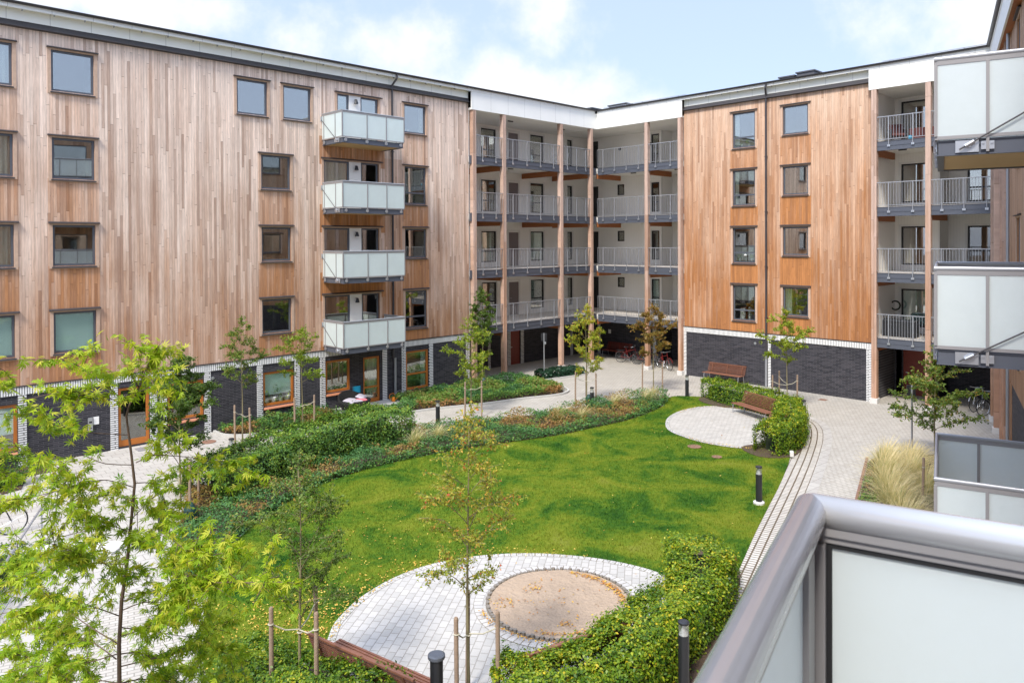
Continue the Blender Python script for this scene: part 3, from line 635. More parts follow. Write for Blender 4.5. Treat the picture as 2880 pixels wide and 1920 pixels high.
mb = MB(); mb.box(-22.22, -12.49, -.03, 0, 2.335, 2.6); build(mb, 'white_soldier_course', M['white_brick_v'], right)
mb = MB(); mb.box(-22.16, -12.49, -.05, .0, 2.602, 2.63); build(mb, 'drip_flashing', M['dark_metal'], right)
vent(right, -18.05, 2.08); vent(right, -16.5, 2.0)
mb = MB(); mb.tube([(-17.30, -.33, 14.8), (-17.32, -.33, 14.62), (-17.42, -.09, 14.32), (-17.42, -.09, 1.7)], .05, 10)
for z in (3.4, 5.9, 8.6, 11.3): mb.box(-17.49, -17.35, -.145, -.035, z, z+.03)
build(mb, 'downpipe', M['dark_metal'], right)
mb = MB(); mb.tube([(-17.42, -.10, 1.7), (-17.42, -.10, .02)], .056, 10); build(mb, 'downpipe_foot', M['rail_grey'], right)
eaves(right, -27.88, -7.85, [(-22.10, -12.52)])
fascia(right, -27.95, -22.10); fascia(right, -12.52, -7.75)
snow_rail(right, -28.0, -22.3, [-27.6+1.2*i for i in range(5)]); snow_rail(right, -12.2, -7.9, (-11.9, -10.4, -9.0))
for a, b in ((-24.54, -24.32), (-22.37, -22.16), (-12.42, -12.20), (-10.25, -10.04)): post(right, a, b)
gallery(right, [(-27.95, -24.54), (-24.32, -22.37), (-12.20, -10.25), (-10.04, -7.6)])
glulams(right, [-28.1, -24.43, -22.27, -12.31, -10.14], 2.2)
def rslab(x0, x1, y1, x00=None):
    mb = MB()
    for e in FL: mb.box(x0, x1, -.02, y1, e-.30, e-.012)
    build(mb, 'gallery_slab', M['ceiling'], right)
    mb = MB()
    for e in FL: mb.box(x0, x1, -.02, y1, e-.0119, e+.02)
    build(mb, 'gallery_deck', M['deck'], right)
    mb = MB(); mb.box(x0, x1, -.2, y1, 13.80, 13.9); build(mb, 'gallery_ceiling', M['ceiling'], right)
rslab(-31.1, -22.17, 4.05); rslab(-12.49, -5.0, 4.2)
gl = []; g2 = []; g3 = []; g4 = []
for k in range(4):
    z1 = WTOP[k]; zf = FL[3-k]+.02
    if k: gl.append((-28.82, -28.28, zf+1.42, z1+.02))
    gl += [(-30.95, -30.35, zf+.01, z1), (-26.25, -25.66, zf+.30, z1)]
    g3.append((-12.18, -11.0, zf+.27, z1)); g4.append((-9.78, -8.4, zf+.27, z1))
wall('gallery_wall', right, -31.1, -25.52, 2.58, 13.9, gl, M['white_boards'], y=2.85, reveal=.1)
wall('gallery_wall', right, -25.52, -22.10, 2.58, 13.9, [], M['white_boards'], y=4.0)
wall('gallery_wall', right, -12.46, -10.56, 2.58, 13.9, g3, M['white_boards'], y=2.80, reveal=.1)
wall('gallery_wall', right, -10.56, -5.0, 2.58, 13.9, g4, M['white_boards'], y=4.1, reveal=.1)
for x, a, b in ((-25.52, 2.85, 4.0), (-10.56, 2.80, 4.1), (-22.14, .01, 4.0), (-12.46, .01, 2.8)):
    mb = MB(); mb.face([(x, a, 2.58), (x, b, 2.58), (x, b, 13.9), (x, a, 13.9)]); build(mb, 'gallery_side_wall', M['white_boards'], right)
for x in (-25.52, -10.56):
    mb = MB(); mb.box(x-.06, x+.012, 2.80-.03 if x > -20 else 2.82, 2.95, 2.58, 13.8); build(mb, 'corner_trim', M['white_trim'], right)
for k in range(4):
    z1 = WTOP[k]; zf = FL[3-k]+.02
    if k: window(right, -28.82, -28.28, zf+1.42, z1+.02, 'dark', None, None, hood=False, y=2.83, pane='pane_dark')
    window(right, -26.25, -25.66, zf+.30, z1, 'dark', .6, ('blind', 0, 1, 'curtain_green') if k == 3 else None, hood=False, y=2.83, pane='pane_dark')
    window(right, -12.18, -11.0, zf+.27, z1, 'dark', None, ('blind', 0, 1, 'curtain_green') if k == 3 else None, hood=False, y=2.78, pane='pane')
    window(right, -9.78, -8.4, zf+.27, z1, 'dark', .65, None, hood=False, y=4.08, pane='pane' if k < 2 else 'pane_dark')
    mb = MB(); mb.box(-30.95, -30.35, 2.88, 2.93, zf+.01, z1); build(mb, 'flat_door', M['dark_frame'], right)
    for a, b, yy in ((-26.25, -25.66, 2.85), (-12.18, -11.0, 2.80), (-9.78, -8.4, 4.1)):
        mb = MB(); mb.box(a-.11, a, yy-.025, yy, zf, z1+.09); mb.box(b, b+.11, yy-.025, yy, zf, z1+.09); mb.box(a, b, yy-.022, yy, z1, z1+.09); mb.box(a-.11, b+.11, yy-.03, yy, zf, zf+.25)
        build(mb, 'door_trim', M['white_trim'], right)
wall('brick_wall', right, -31.1, -25.6, -.05, 2.58, [], M['black_brick'], y=2.85); wall('brick_wall', right, -25.6, -22.0, -.05, 2.58, [], M['black_brick'], y=4.0)
wall('brick_wall', right, -12.5, -10.6, -.05, 2.58, [(-12.10, -11.15, -.05, 2.1)], M['black_brick'], y=2.80); wall('brick_wall', right, -10.6, -5.0, -.05, 2.58, [], M['black_brick'], y=4.1)
for x, y0_, y1_ in ((-25.6, 2.85, 4.0), (-22.14, 0, 4), (-12.49, 0, 2.8), (-10.6, 2.8, 4.1)):
    mb = MB(); mb.face([(x, y0_, -.05), (x, y1_, -.05), (x, y1_, 2.58), (x, y0_, 2.58)]); build(mb, 'brick_wall', M['black_brick'], right)
mb = MB(); mb.box(-12.10, -11.15, 2.86, 2.9, -.05, 2.1); mb.box(-12.0, -11.9, 2.84, 2.86, 1.0, 1.04, 1); build(mb, 'entrance_door', [M['door_red'], M['steel']], right)
pilasters(right, [(-30.41, -30.19), (-26.1, -25.9), (-12.39, -12.16), (-10.85, -10.62)], 2.5, 2.83)
mb = MB(); mb.box(-29.55, -29.35, 2.82, 2.85, 1.35, 1.6); build(mb, 'notice_board', M['white_trim'], right)
def gallery_lights(parent, pts):
    for (x, y, z) in pts:
        mb = MB(); mb.box(x-.17, x+.17, y-.05, y+.05, z-.05, z-.002); build(mb, 'ceiling_lamp', M['black'], parent, bevel=.01)
gallery_lights(left, [(28.35, 1.0, z) for z in (13.8, 11.2, 8.33, 5.45)]+[(32.6, 1.0, 13.8)])
gallery_lights(right, [(-26.2, 1.0, z) for z in (11.2, 8.33, 5.45)]+[(-23.2, 1.0, z) for z in (11.2, 8.33)]+[(-11.5, .9, z) for z in (11.2, 8.33, 5.45)]+[(-9.0, .9, z) for z in (8.33, 5.45)])
for (x, z) in ((-28.6, 12.95), (-26.3, 13.05)):
    mb = MB(); mb.tube([(x, 2.85, z), (x, 2.80, z)], .09, 16); build(mb, 'wall_vent', M['black'], right)
# roof hatches
def hatch(parent, x0, x1, y0, y1, z0, z1):
    mb = MB(); mb.box(x0, x1, y0, y1, z0, z1); mb.box(x0-.06, x1+.06, y0-.06, y1+.06, z1, z1+.07); build(mb, 'roof_hatch', M['roof'], parent, bevel=.01)
hatch(left, 35.3, 36.2, 1.0, 1.7, 14.9, 15.33); hatch(right, -28.1, -26.8, 1.1, 2.0, 14.9, 15.32)
hatch(right, -17.35, -16.6, 1.2, 2.0, 14.9, 15.30); hatch(right, -16.45, -15.6, 1.2, 2.0, 14.9, 15.40)
# roofs, interiors
mb = MB(); mb.face([(-14, -.30, 14.90), (34.15, -.30, 14.90), (41.5, 7.0, 15.25), (-14, 7.0, 15.25)]); mb.face([(-14, 0, 0), (-14, 7, 0), (-14, 7, 15.2), (-14, 0, 14.9)]); mb.face([(-14, 7, 0), (41.5, 7, 0), (41.5, 7, 15.25), (-14, 7, 15.25)]); build(mb, 'roof', M['roof'], left)
mb = MB(); mb.face([(-27.91, -.30, 14.90), (-7.8, -.30, 14.90), (2, 7.3, 15.25), (-35.2, 7.3, 15.25)]); mb.face([(-35.2, 7.3, 0), (2, 7.3, 0), (2, 7.3, 15.25), (-35.2, 7.3, 15.25)]); build(mb, 'roof', M['roof'], right)
def rooms(parent, x0, x1, zs, y0=.15, y1=3.0, part=()):
    mb = MB(); mb.face([(x0, y1, -.05), (x1, y1, -.05), (x1, y1, 14.6), (x0, y1, 14.6)])
    for z in zs: mb.box(x0, x1, y0, y1, z-.12, z+.02)
    for x in part: mb.box(x-.06, x+.06, y0, y1-.001, 0, 14.5)
    build(mb, 'interior', M['interior'], parent)
rooms(left, -14, 24.4, (.0, 2.75, 5.65, 8.55, 11.45, 14.3), part=(-13.9, 5.7, 8.05, 11.9, 14.1, 16.1, 20.2, 24.3))
rooms(right, -22.1, -12.52, (.0, 2.75, 5.65, 8.55, 11.45, 14.3), part=(-22.05, -17.4, -12.58))
rooms(left, 24.5, 37.3, [FL[i] for i in range(4)]+[0, 13.9], y0=3.02, y1=5.5)
rooms(right, -31.1, -25.6, FL+[0, 13.9], y0=2.98, y1=5.5, part=(-31,)); rooms(right, -12.4, -5.0, FL+[0, 13.9], y0=4.22, y1=6.5, part=(-12.3, -5.1))
mb = MB(); mb.box(-12.4, -10.6, 2.96, 4.2, 2.6, 13.9); 
# ---------------------------------------------------------------- near wing (the photographer's)
holes = []; wins = []
for k in range(4):
    z1 = WTOP[k]
    for a in (8.6, 15.5, 26.6, 40.5): holes.append((a, a+1.28, z1-1.36, z1)); wins.append((a, a+1.28, z1-1.36, z1))
    for a in (21.0, 34.6): holes.append((a, a+1.9, z1-2.1, z1)); wins.append((a, a+1.9, z1-2.1, z1))
wall('timber_wall', near, 2.35, 56, 2.62, 14.2, holes, M['wood_near'])
for (a, b, z0, z1) in wins: window(near, a, b, z0, z1, 'grey', None, None, hood=z1-z0 < 1.5)
wall('brick_wall', near, 7.0, 56, -.05, 2.62, [], M['black_brick'])
mb = MB(); mb.box(2.35, 7.0, -.02, .2, 0, 2.62); build(mb, 'timber_wall', M['wood_near'], near, attr='fresh')
mb = MB(); mb.face([(2.35, 0, 0), (2.35, 3.2, 0), (2.35, 3.2, 14.2), (2.35, 0, 14.2)]); build(mb, 'timber_wall', M['wood_near'], near, attr='fresh')
for x in (.05, 2.15): post(near, x, x+.22)
for x in (3.1, 4.3, 5.2): 
    mb = MB(); mb.box(x, x+.20, -.12, -.022, 0, 13.8); build(mb, 'timber_post', M['post'], near, attr='fresh')
fascia(near, .0, 12, -.26, -.2)
eaves(near, -.1, 56, [(12, 56)])
mb = MB(); mb.box(0, 12, -.2, .0, 13.78, 13.86); build(mb, 'gallery_ceiling', M['glulam'], near)
mb = MB(); mb.tube([(6.5, -.09, 14.0), (6.5, -.09, .1)], .05, 10); build(mb, 'downpipe', M['rail_grey'], near)
mb = MB(); mb.face([(-.3, -.30, 14.90), (56, -.30, 14.90), (56, 7.0, 15.25), (-8, 7.0, 15.25)]); mb.face([(-8, 7, 0), (56, 7, 0), (56, 7, 15.25), (-8, 7, 15.25)]); mb.face([(56, 0, 0), (56, 7, 0), (56, 7, 15.25), (56, 0, 14.9)]); build(mb, 'roof', M['roof'], near)
rooms(near, 2.5, 56, (.0, 2.75, 5.65, 8.55, 11.45, 14.3), part=(2.5, 55.9))
for k, zt in enumerate((12.55, 9.66, 6.80, 3.90)):
    balcony(near, 20.62, 23.34, 1.99, zt, (.33, .67), side=.60, glass='frost_near', railr=.03,
            label=(None, 'near balcony seen from below with its timber underside', 'near balcony at eye level', 'near balcony seen from above, lowest of its stack')[k])
# own balcony: round aluminium handrail over frosted glass
mb = MB(); X0, Y0, ZT = 33.895, -2.088, 6.788
mb.box(X0+.02, 37.2, Y0+.03, 0, 5.50, 5.70); own = build(mb, 'balcony', M['beam_grey'], near); own['label'] = 'foreground balcony with round aluminium handrail'
mb = MB(); rr = .0245
mb.tube([(X0, 0, ZT), (X0, Y0, ZT)], rr, 28, cap=True); mb.tube([(X0, Y0, ZT), (37.2, Y0, ZT)], rr, 28, cap=True)
o = build(mb, 'handrail', M['alu'], own, smooth=True)
mb = MB()
mb.box(X0-.016, X0+.016, Y0+.0, 0, ZT-.032, ZT-.016); mb.box(X0, 37.2, Y0-.016, Y0+.016, ZT-.0321, ZT-.0161)
mb.box(X0-.011, X0+.011, Y0, 0, ZT-.043, ZT-.032); mb.box(X0, 37.2, Y0-.011, Y0+.011, ZT-.0431, ZT-.0321)
mb.box(X0-.022, X0+.022, Y0-.022, Y0+.022, ZT-1.12, ZT-.0432)
mb.box(X0+.05, X0+.105, Y0-.012, Y0+.012, ZT-1.12, ZT-.0432); mb.box(X0+.9, X0+.945, Y0-.012, Y0+.012, ZT-1.12, ZT-.0432)
mb.box(X0-.012, X0+.012, Y0, 0, ZT-1.12, ZT-1.06); mb.box(X0, 37.2, Y0-.012, Y0+.012, ZT-1.12, ZT-1.06)
build(mb, 'rail_channel', M['alu_dark'], own, bevel=.002)
mb = MB(); mb.box(X0-.008, X0+.008, Y0+.0222, 0, ZT-.050, ZT-.0432); mb.box(X0-.008, X0+.008, Y0+.0222, Y0+.030, ZT-1.06, ZT-.050); mb.box(X0+.0222, X0+.05, Y0-.008, Y0+.008, ZT-1.06, ZT-.0432); build(mb, 'gasket', M['gasket'], own)
mb = MB(); mb.box(X0-.004, X0+.004, Y0+.030, -.02, ZT-1.06, ZT-.050); build(mb, 'glass_panel', M['frost_near'], own)
mb = MB(); mb.box(X0+.106, X0+.899, Y0-.004, Y0+.004, ZT-1.06, ZT-.0432); build(mb, 'glass_panel', M['frost_near'], own)
mb = MB(); mb.box(X0+.946, 37.2, Y0-.004, Y0+.004, ZT-1.06, ZT-.0432); build(mb, 'glass_panel', M['frost_near'], own)
# ================================================================ GROUND
def inpoly(x, y, P):
    c = False; j = len(P)-1
    for i in range(len(P)):
        if (P[i][1] > y) != (P[j][1] > y) and x < (P[j][0]-P[i][0])*(y-P[i][1])/(P[j][1]-P[i][1])+P[i][0]: c = not c
        j = i
    return c
def inpoly_np(x, y, P):
    c = np.zeros(len(x), bool); j = len(P)-1
    for i in range(len(P)):
        xi, yi = P[i]; xj, yj = P[j]
        with np.errstate(divide='ignore', invalid='ignore'):
            t = ((yi > y) != (yj > y)) & (x < (xj-xi)*(y-yi)/(yj-yi+1e-12)+xi)
        c ^= t; j = i
    return c
def smooth(P, closed=True, n=6):
    out = []; k = len(P)
    for i in range(k if closed else k-1):
        p0, p1, p2, p3 = (Vector(P[(i+d) % k]) if closed else Vector(P[min(max(i+d, 0), k-1)]) for d in (-1, 0, 1, 2))
        for s in range(n):
            t = s/n; out.append(tuple(.5*((2*p1)+(-p0+p2)*t+(2*p0-5*p1+4*p2-p3)*t*t+(-p0+3*p1-3*p2+p3)*t**3)))
    if not closed: out.append(tuple(P[-1]))
    return out
def sheet(name, P, z, m, label=None, cat=None, kind='structure', h=0.0, parent=None):
    bm = bmesh.new(); vs = [bm.verts.new((p[0], p[1], z)) for p in P]; f = bm.faces.new(vs)
    if f.normal.z < 0: f.normal_flip()
    f.normal_update()
    if h:
        ring = [bm.verts.new((p[0], p[1], z-h)) for p in P]; k = len(P)
        for i in range(k): bm.faces.new((vs[i], vs[(i+1) % k], ring[(i+1) % k], ring[i]))
    bmesh.ops.triangulate(bm, faces=[f]); bm.normal_update()
    me = D.meshes.new(name); bm.to_mesh(me); bm.free(); me.materials.append(m)
    o = link(name, me, parent); return tag(o, label, cat, None, kind)
def ribbon(name, path, w, z, m, h=0.0, parent=None, label=None, cat=None, kind=None, off=0.0):
    me = D.meshes.new(name); P = [Vector(p[:2]) for p in path]; k = len(P); vs = []; uv = []; s = 0
    for i, p in enumerate(P):
        d = (P[min(i+1, k-1)]-P[max(i-1, 0)]).normalized(); nn = Vector((-d.y, d.x))
        if i: s += (P[i]-P[i-1]).length
        for t in (-w/2, w/2): q = p+nn*(t+off); vs.append((q.x, q.y, z)); uv.append((s, t+w/2))
    fs = [(2*i, 2*i+2, 2*i+3, 2*i+1) for i in range(k-1)]; nv = len(vs)
    if h:
        vs += [(v[0], v[1], z-h) for v in vs[:nv]]; uv += uv[:nv]
        fs += [(2*i, nv+2*i, nv+2*i+2, 2*i+2) for i in range(k-1)]+[(2*i+1, 2*i+3, nv+2*i+3, nv+2*i+1) for i in range(k-1)]
    me.from_pydata(vs, [], fs); l = me.uv_layers.new(name='UVMap')
    for lp in me.loops: l.data[lp.index].uv = uv[lp.vertex_index]
    me.materials.append(m); me.update(); o = link(name, me, parent); return tag(o, label, cat, None, kind)
M['paver'] = brick('grey_pavers', (.455, .425, .375), (.40, .37, .32), (.24, .225, .19), .21, .105, .010, plane='XY', bump=.5, var=.24, spec=.3, rot=.3)
M['slab'] = brick('path_slabs', (.43, .41, .37), (.395, .37, .335), (.24, .22, .19), .35, .35, .009, plane='XY', bump=.5, var=.22, spec=.3, rot=.08)
M['patio'] = brick('pale_patio_blocks', (.46, .44, .405), (.385, .37, .34), (.29, .27, .235), .24, .16, .009, plane='XY', bump=.6, var=.24, spec=.3, rot=-.62)
M['patio_far'] = brick('pale_patio_blocks_far', (.46, .435, .39), (.39, .37, .33), (.29, .265, .225), .21, .14, .009, plane='XY', bump=.6, var=.22, spec=.3, rot=.5)
M['ring'] = brick('edging_setts', (.50, .48, .45), (.42, .405, .38), (.22, .19, .14), .14, .20, .010, plane='UV', bump=.8, var=.14, offset=0)
M['setts'] = brick('granite_setts', (.58, .545, .48), (.48, .45, .40), (.12, .09, .055), .125, .20, .020, plane='UV', bump=1.0, var=.2, offset=.5)
M['kerb'] = mat('concrete_kerb', (.44, .43, .40), .85, var=.12, vscale=6, bump=(50, .3, .01))
def lawn_mat():
    m = D.materials.new('lawn'); m.use_nodes = True; t = m.node_tree; p = t.nodes['Principled BSDF']; L = t.links.new
    g = N(t, 'ShaderNodeNewGeometry'); s = N(t, 'ShaderNodeVectorMath', operation='SCALE', i={'Scale': 1.0}); L(g.outputs['Position'], s.inputs[0])
    fl = N(t, 'ShaderNodeMapping', i={'Scale': (1, 1, 0)}); L(s.outputs[0], fl.inputs[0])
    n1 = N(t, 'ShaderNodeTexNoise', i={'Scale': .55, 'Detail': 4.0, 'Roughness': .6, 'Distortion': .9}); L(fl.outputs[0], n1.inputs[0])
    n2 = N(t, 'ShaderNodeTexNoise', i={'Scale': 7.0, 'Detail': 8.0, 'Roughness': .8}); L(fl.outputs[0], n2.inputs[0])
    n3 = N(t, 'ShaderNodeTexNoise', i={'Scale': 60.0, 'Detail': 3.0}); L(g.outputs['Position'], n3.inputs[0])
    f = nmath(t, 'ADD', nmath(t, 'MULTIPLY', n1.outputs[0], .62), nmath(t, 'MULTIPLY', n2.outputs[0], .38))
    c = ramp(t, f, [(.36, (.014, .062, .004)), (.44, (.042, .110, .006)), (.50, (.097, .156, .008)), (.58, (.155, .190, .012)), (.70, (.20, .215, .035))])
    k = nmath(t, 'MULTIPLY_ADD', n3.outputs[0], .9, .55); kc = N(t, 'ShaderNodeCombineColor'); [L(k, kc.inputs[j]) for j in range(3)]
    L(mixc(t, 1.0, c, kc.outputs[0], 'MULTIPLY'), p.inputs['Base Color']); p.inputs['Roughness'].default_value = .8; p.inputs['Specular IOR Level'].default_value = .15
    b = N(t, 'ShaderNodeBump', i={'Strength': .8, 'Distance': .03}); L(nmath(t, 'ADD', n3.outputs[0], n2.outputs[0]), b.inputs['Height']); L(b.outputs[0], p.inputs['Normal'])
    return m
M['lawn'] = lawn_mat()
tag(sheet('ground', [(-300, -300), (300, -300), (300, 300), (-300, 300)], -.06, M['soil']), kind='structure')
tag(sheet('paving', [(-14, 3), (2, -2), (36, 7.2), (40, 7), (40, 33), (-14, 33)], 0.0, M['paver']), kind='structure')
sheet('entrance_path', [(-14, 28.20), (-14, 15), (3.6, 15.5), (5.2, 16.2), (6.4, 18.2), (8.2, 21.5), (8.9, 23.6), (11.4, 25.6), (11.6, 28.20)], .004, M['slab'])
LAWN = smooth([(30.3, 17.7), (29.9, 18.6), (29.1, 19.4), (27.3, 18.6), (25.41, 18.2), (23.76, 18.1), (22.0, 18.3), (20.46, 18.5), (18.88, 18.95), (17.39, 19.4), (16.25, 19.7), (14.97, 19.95), (13.83, 20.05), (12.65, 20.0), (11.63, 19.83), (10.58, 19.5), (9.6, 18.9), (8.6, 18.3), (7.8, 17.6), (7.0, 16.7), (6.3, 15.6), (5.6, 14.2), (4.9, 12.4), (4.9, 10.9), (5.5, 9.4), (6.9, 7.9), (8.7, 7.1), (10.6, 6.8), (12.2, 7.15), (13.3, 7.62), (15.2, 8.28), (17, 8.9), (19, 9.55), (21.0, 10.2), (23.5, 11.1), (24.6, 11.7), (26.6, 13.2), (28.6, 15.4)], n=5)
sheet('lawn', LAWN, .02, M['lawn'], h=.03)
PATIO = smooth([(7.16, 12.01), (7.6, 12.38), (8.33, 12.76), (9.28, 12.98), (10.2, 12.92), (11.12, 12.55), (11.99, 11.88), (12.66, 11.02), (13.09, 10.12), (13.25, 9.2), (12.95, 8.5), (12.2, 8.0), (11, 7.75), (9.5, 7.8), (8.2, 8.3), (7.2, 9.2), (6.65, 10.2), (6.6, 11.2)], n=6)
sheet('patio', PATIO, .035, M['patio'], h=.03)
ribbon('patio', PATIO+PATIO[:1], .15, .039, M['ring'], kind='structure', off=.06)
CIRC = smooth([(24.94, 16.73), (26.04, 17.19), (27.23, 17.33), (28.4, 17.0), (28.9, 16), (28.8, 14.9), (28.2, 13.9), (27, 13.1), (25.6, 12.5), (24.3, 12.4), (23.6, 12.9), (23.34, 13.81), (23.42, 14.74), (23.9, 15.9)], n=6)
sheet('patio', CIRC, .035, M['patio_far'], h=.03)
ribbon('patio', CIRC+CIRC[:1], .16, .039, M['ring'], kind='structure', off=.06)
SET = smooth([(9.5, 6.0), (12.0, 6.95), (13.9, 7.55), (16.9, 8.52), (19.6, 9.38), (22, 10.15), (24.4, 10.95), (26.6, 11.75), (28.1, 12.45), (29.0, 13.2), (29.2, 14.1)], closed=False)
ribbon('path', SET, .80, .008, M['setts'], kind='structure')
ribbon('path', SET, .30, .0065, M['slab'], kind='structure', off=-.55)
# sandpit
pit = thing('sandpit', 'round sandpit with a palisade rim set in the pale block patio', 'sandpit', (10.87, 9.86, 0))
sp = MB(); sr = random.Random(5)
nr, na = 14, 48
for i in range(nr):
    for j in range(na):
        q = []
        for (a, b) in ((i, j), (i+1, j), (i+1, (j+1) % na), (i, (j+1) % na)):
            rad = 1.40*a/nr; th = 2*math.pi*b/na; x, y = rad*math.cos(th), rad*math.sin(th)
            q.append((x, y, .075+.03*mnoise.noise(Vector((x*1.3, y*1.3, 3)))+.02*mnoise.noise(Vector((x*5, y*5, 3)))))
        sp.face(q if i else [q[0], q[1], q[2]])
build(sp, 'sand', M['sand'], pit, smooth=True)
pm = MB()
for j in range(98):
    th = 2*math.pi*j/98; pm.tube([(1.43*math.cos(th), 1.43*math.sin(th), -.02), (1.43*math.cos(th), 1.43*math.sin(th), .10+.014*math.sin(j*3))], .040, 6)
M['palisade'] = mat('palisade_blocks', (.20, .175, .145), .85, var=.2)
build(pm, 'palisade', M['palisade'], pit)
ribbon('sett_ring', [(1.62*math.cos(t*math.pi/30), 1.62*math.sin(t*math.pi/30)) for t in range(61)], .18, .043, M['ring'], parent=pit)
# beds
BEDS = {
 'strip': smooth([(29.0, 19.6), (28.2, 20.2), (26.2, 20.75), (24.4, 20.95), (22.4, 21.3), (20.4, 21.9), (18.6, 22.5), (17.0, 23.0), (16.0, 23.4), (14, 23.2), (12, 22.9), (10, 22.6), (8.3, 21.7), (7.4, 20.2), (6.6, 18.4), (5.9, 16.8), (6.2, 15.8), (7.0, 16.8), (7.8, 17.7), (8.6, 18.35), (9.6, 18.95), (10.58, 19.55), (11.63, 19.88), (12.65, 20.05), (13.83, 20.1), (14.97, 20.0), (16.25, 19.75), (17.39, 19.45), (18.88, 19.0), (20.46, 18.55), (22.0, 18.35), (23.76, 18.15), (25.41, 18.25), (27.3, 18.65)], n=3),
 'wall': smooth([(19.3, 26.6), (17.6, 26.45), (16.2, 26.7), (16.15, 28.1), (14, 28.12), (11.75, 28.1), (11.65, 27.3), (12.1, 26.8), (13, 26.45), (14.2, 26.15), (15.5, 25.95), (17.8, 25.6), (19.85, 25.2), (21.73, 24.5), (23.91, 23.98), (25.6, 23.45), (26.5, 23.75), (27.0, 24.5), (27.5, 25.4), (27.4, 26.5), (27.2, 27.4), (25.6, 28.05), (24.2, 28.12), (22, 28.12), (19.5, 28.1)], n=3),
 'low': [(28.0, 26.4), (30.6, 25.9), (30.9, 26.6), (30.2, 27.2), (28.4, 27.4)],
 'grass': [(25.3, 9.2), (24.6, 9.05), (21.0, 7.95), (17.5, 6.8), (16.5, 5.6), (18, 4.3), (22, 5.6), (27.5, 7.2), (27.4, 7.9)],
 'left': [(-3, 26.8), (6.1, 26.9), (5.9, 28.1), (-3, 28.1)],
 'corner': [(1.5, 24.6), (4.8, 25.6), (5.2, 27.0), (1.5, 27.4)],
 'mulch': smooth([(5.3, 11.6), (5.0, 10.4), (5.7, 9.0), (7.2, 7.7), (9.0, 6.9), (10.6, 6.55), (12.0, 6.95), (13.3, 7.45), (14.6, 8.0), (15.3, 8.9), (15.0, 9.6), (14.0, 9.3), (13.2, 8.6), (12.2, 8.1), (11, 7.85), (9.5, 7.9), (8.2, 8.4), (7.2, 9.3), (6.6, 10.3), (6.5, 11.4)], n=3),
 'hedgebed': smooth([(30.4, 18.2), (29.3, 18.1), (28.7, 16.8), (28.9, 15.8), (28.4, 14.2), (26.9, 13.3), (24.7, 12.7), (23.6, 12.9), (23.0, 11.9), (23.6, 11.2), (24.6, 11.25), (26.4, 11.9), (28.2, 12.7), (29.8, 14.0), (30.9, 15.2), (30.9, 17.0)], n=3),
}
for k_, P_ in BEDS.items(): sheet('planting_bed', P_, .030 if k_ not in ('mulch', 'hedgebed') else .043, M['soil'], h=.03)
ribbon('kerb', smooth([(11.5, 28.1), (11.55, 27.3), (12.05, 26.72), (13, 26.35), (14.2, 26.05), (15.5, 25.85), (17.8, 25.5), (19.85, 25.1), (21.73, 24.4), (23.91, 23.88), (25.7, 23.33), (26.7, 23.6), (27.2, 24.4)], closed=False), .09, .09, M['kerb'], h=.09, kind='structure')
ribbon('kerb', [(27.95, 26.3), (30.7, 25.8), (31.0, 26.6)], .09, .09, M['kerb'], h=.09, kind='structure')
ribbon('kerb', [(25.4, 9.35), (21.0, 8.02), (17.4, 6.9), (16.3, 5.6)], .08, .05, M['rust'], h=.05, kind='structure')
sheet('terrace', [(16.35, 28.15), (16.3, 26.9), (17.6, 26.55), (19.3, 26.75), (19.9, 28.15)], .06, M['kerb'], h=.06)
mh = 0
for x, y, r_, lb in ((23.85, 15.60-.9, .0, ''), (10.79, 26.9, .27, 'rusty round manhole cover near the entrance door on the left'), (22.55, 14.1, .24, 'rusty manhole cover in the lawn beside the far round patio, nearer the path')):
    if r_: 
        mb = MB(); mb.lathe([(r_, 0), (r_, .012), (r_-.03, .014)], (0, 0, 0), 24); tag(build(mb, 'manhole_cover', M['rust'], None, (x, y, .006 if x < 12 else .026)), lb, 'manhole cover', 'round covers in the ground')
mb = MB(); mb.lathe([(.17, 0), (.17, .012), (.15, .014)], (0, 0, 0), 24); tag(build(mb, 'manhole_cover', M['rust'], None, (22.0, 12.9, .026)), 'smaller rusty manhole cover in the lawn in front of the corner of the L-shaped hedge', 'manhole cover', 'round covers in the ground')
mb = MB(); mb.box(-.16, .16, -.16, .16, 0, .008); tag(build(mb, 'drain_grate', M['rust'], None, (33.35, 14.2, .004)), 'small dark drain grate in the paving before the blank brick wall', 'drain')
mb = MB(); mb.box(-.42, .42, -.25, .25, 0, .012); tag(build(mb, 'door_mat', M['rail_grey'], None, (9.0, 27.6, .006)), 'grey metal foot scraper mat outside the wooden entrance door', 'mat')
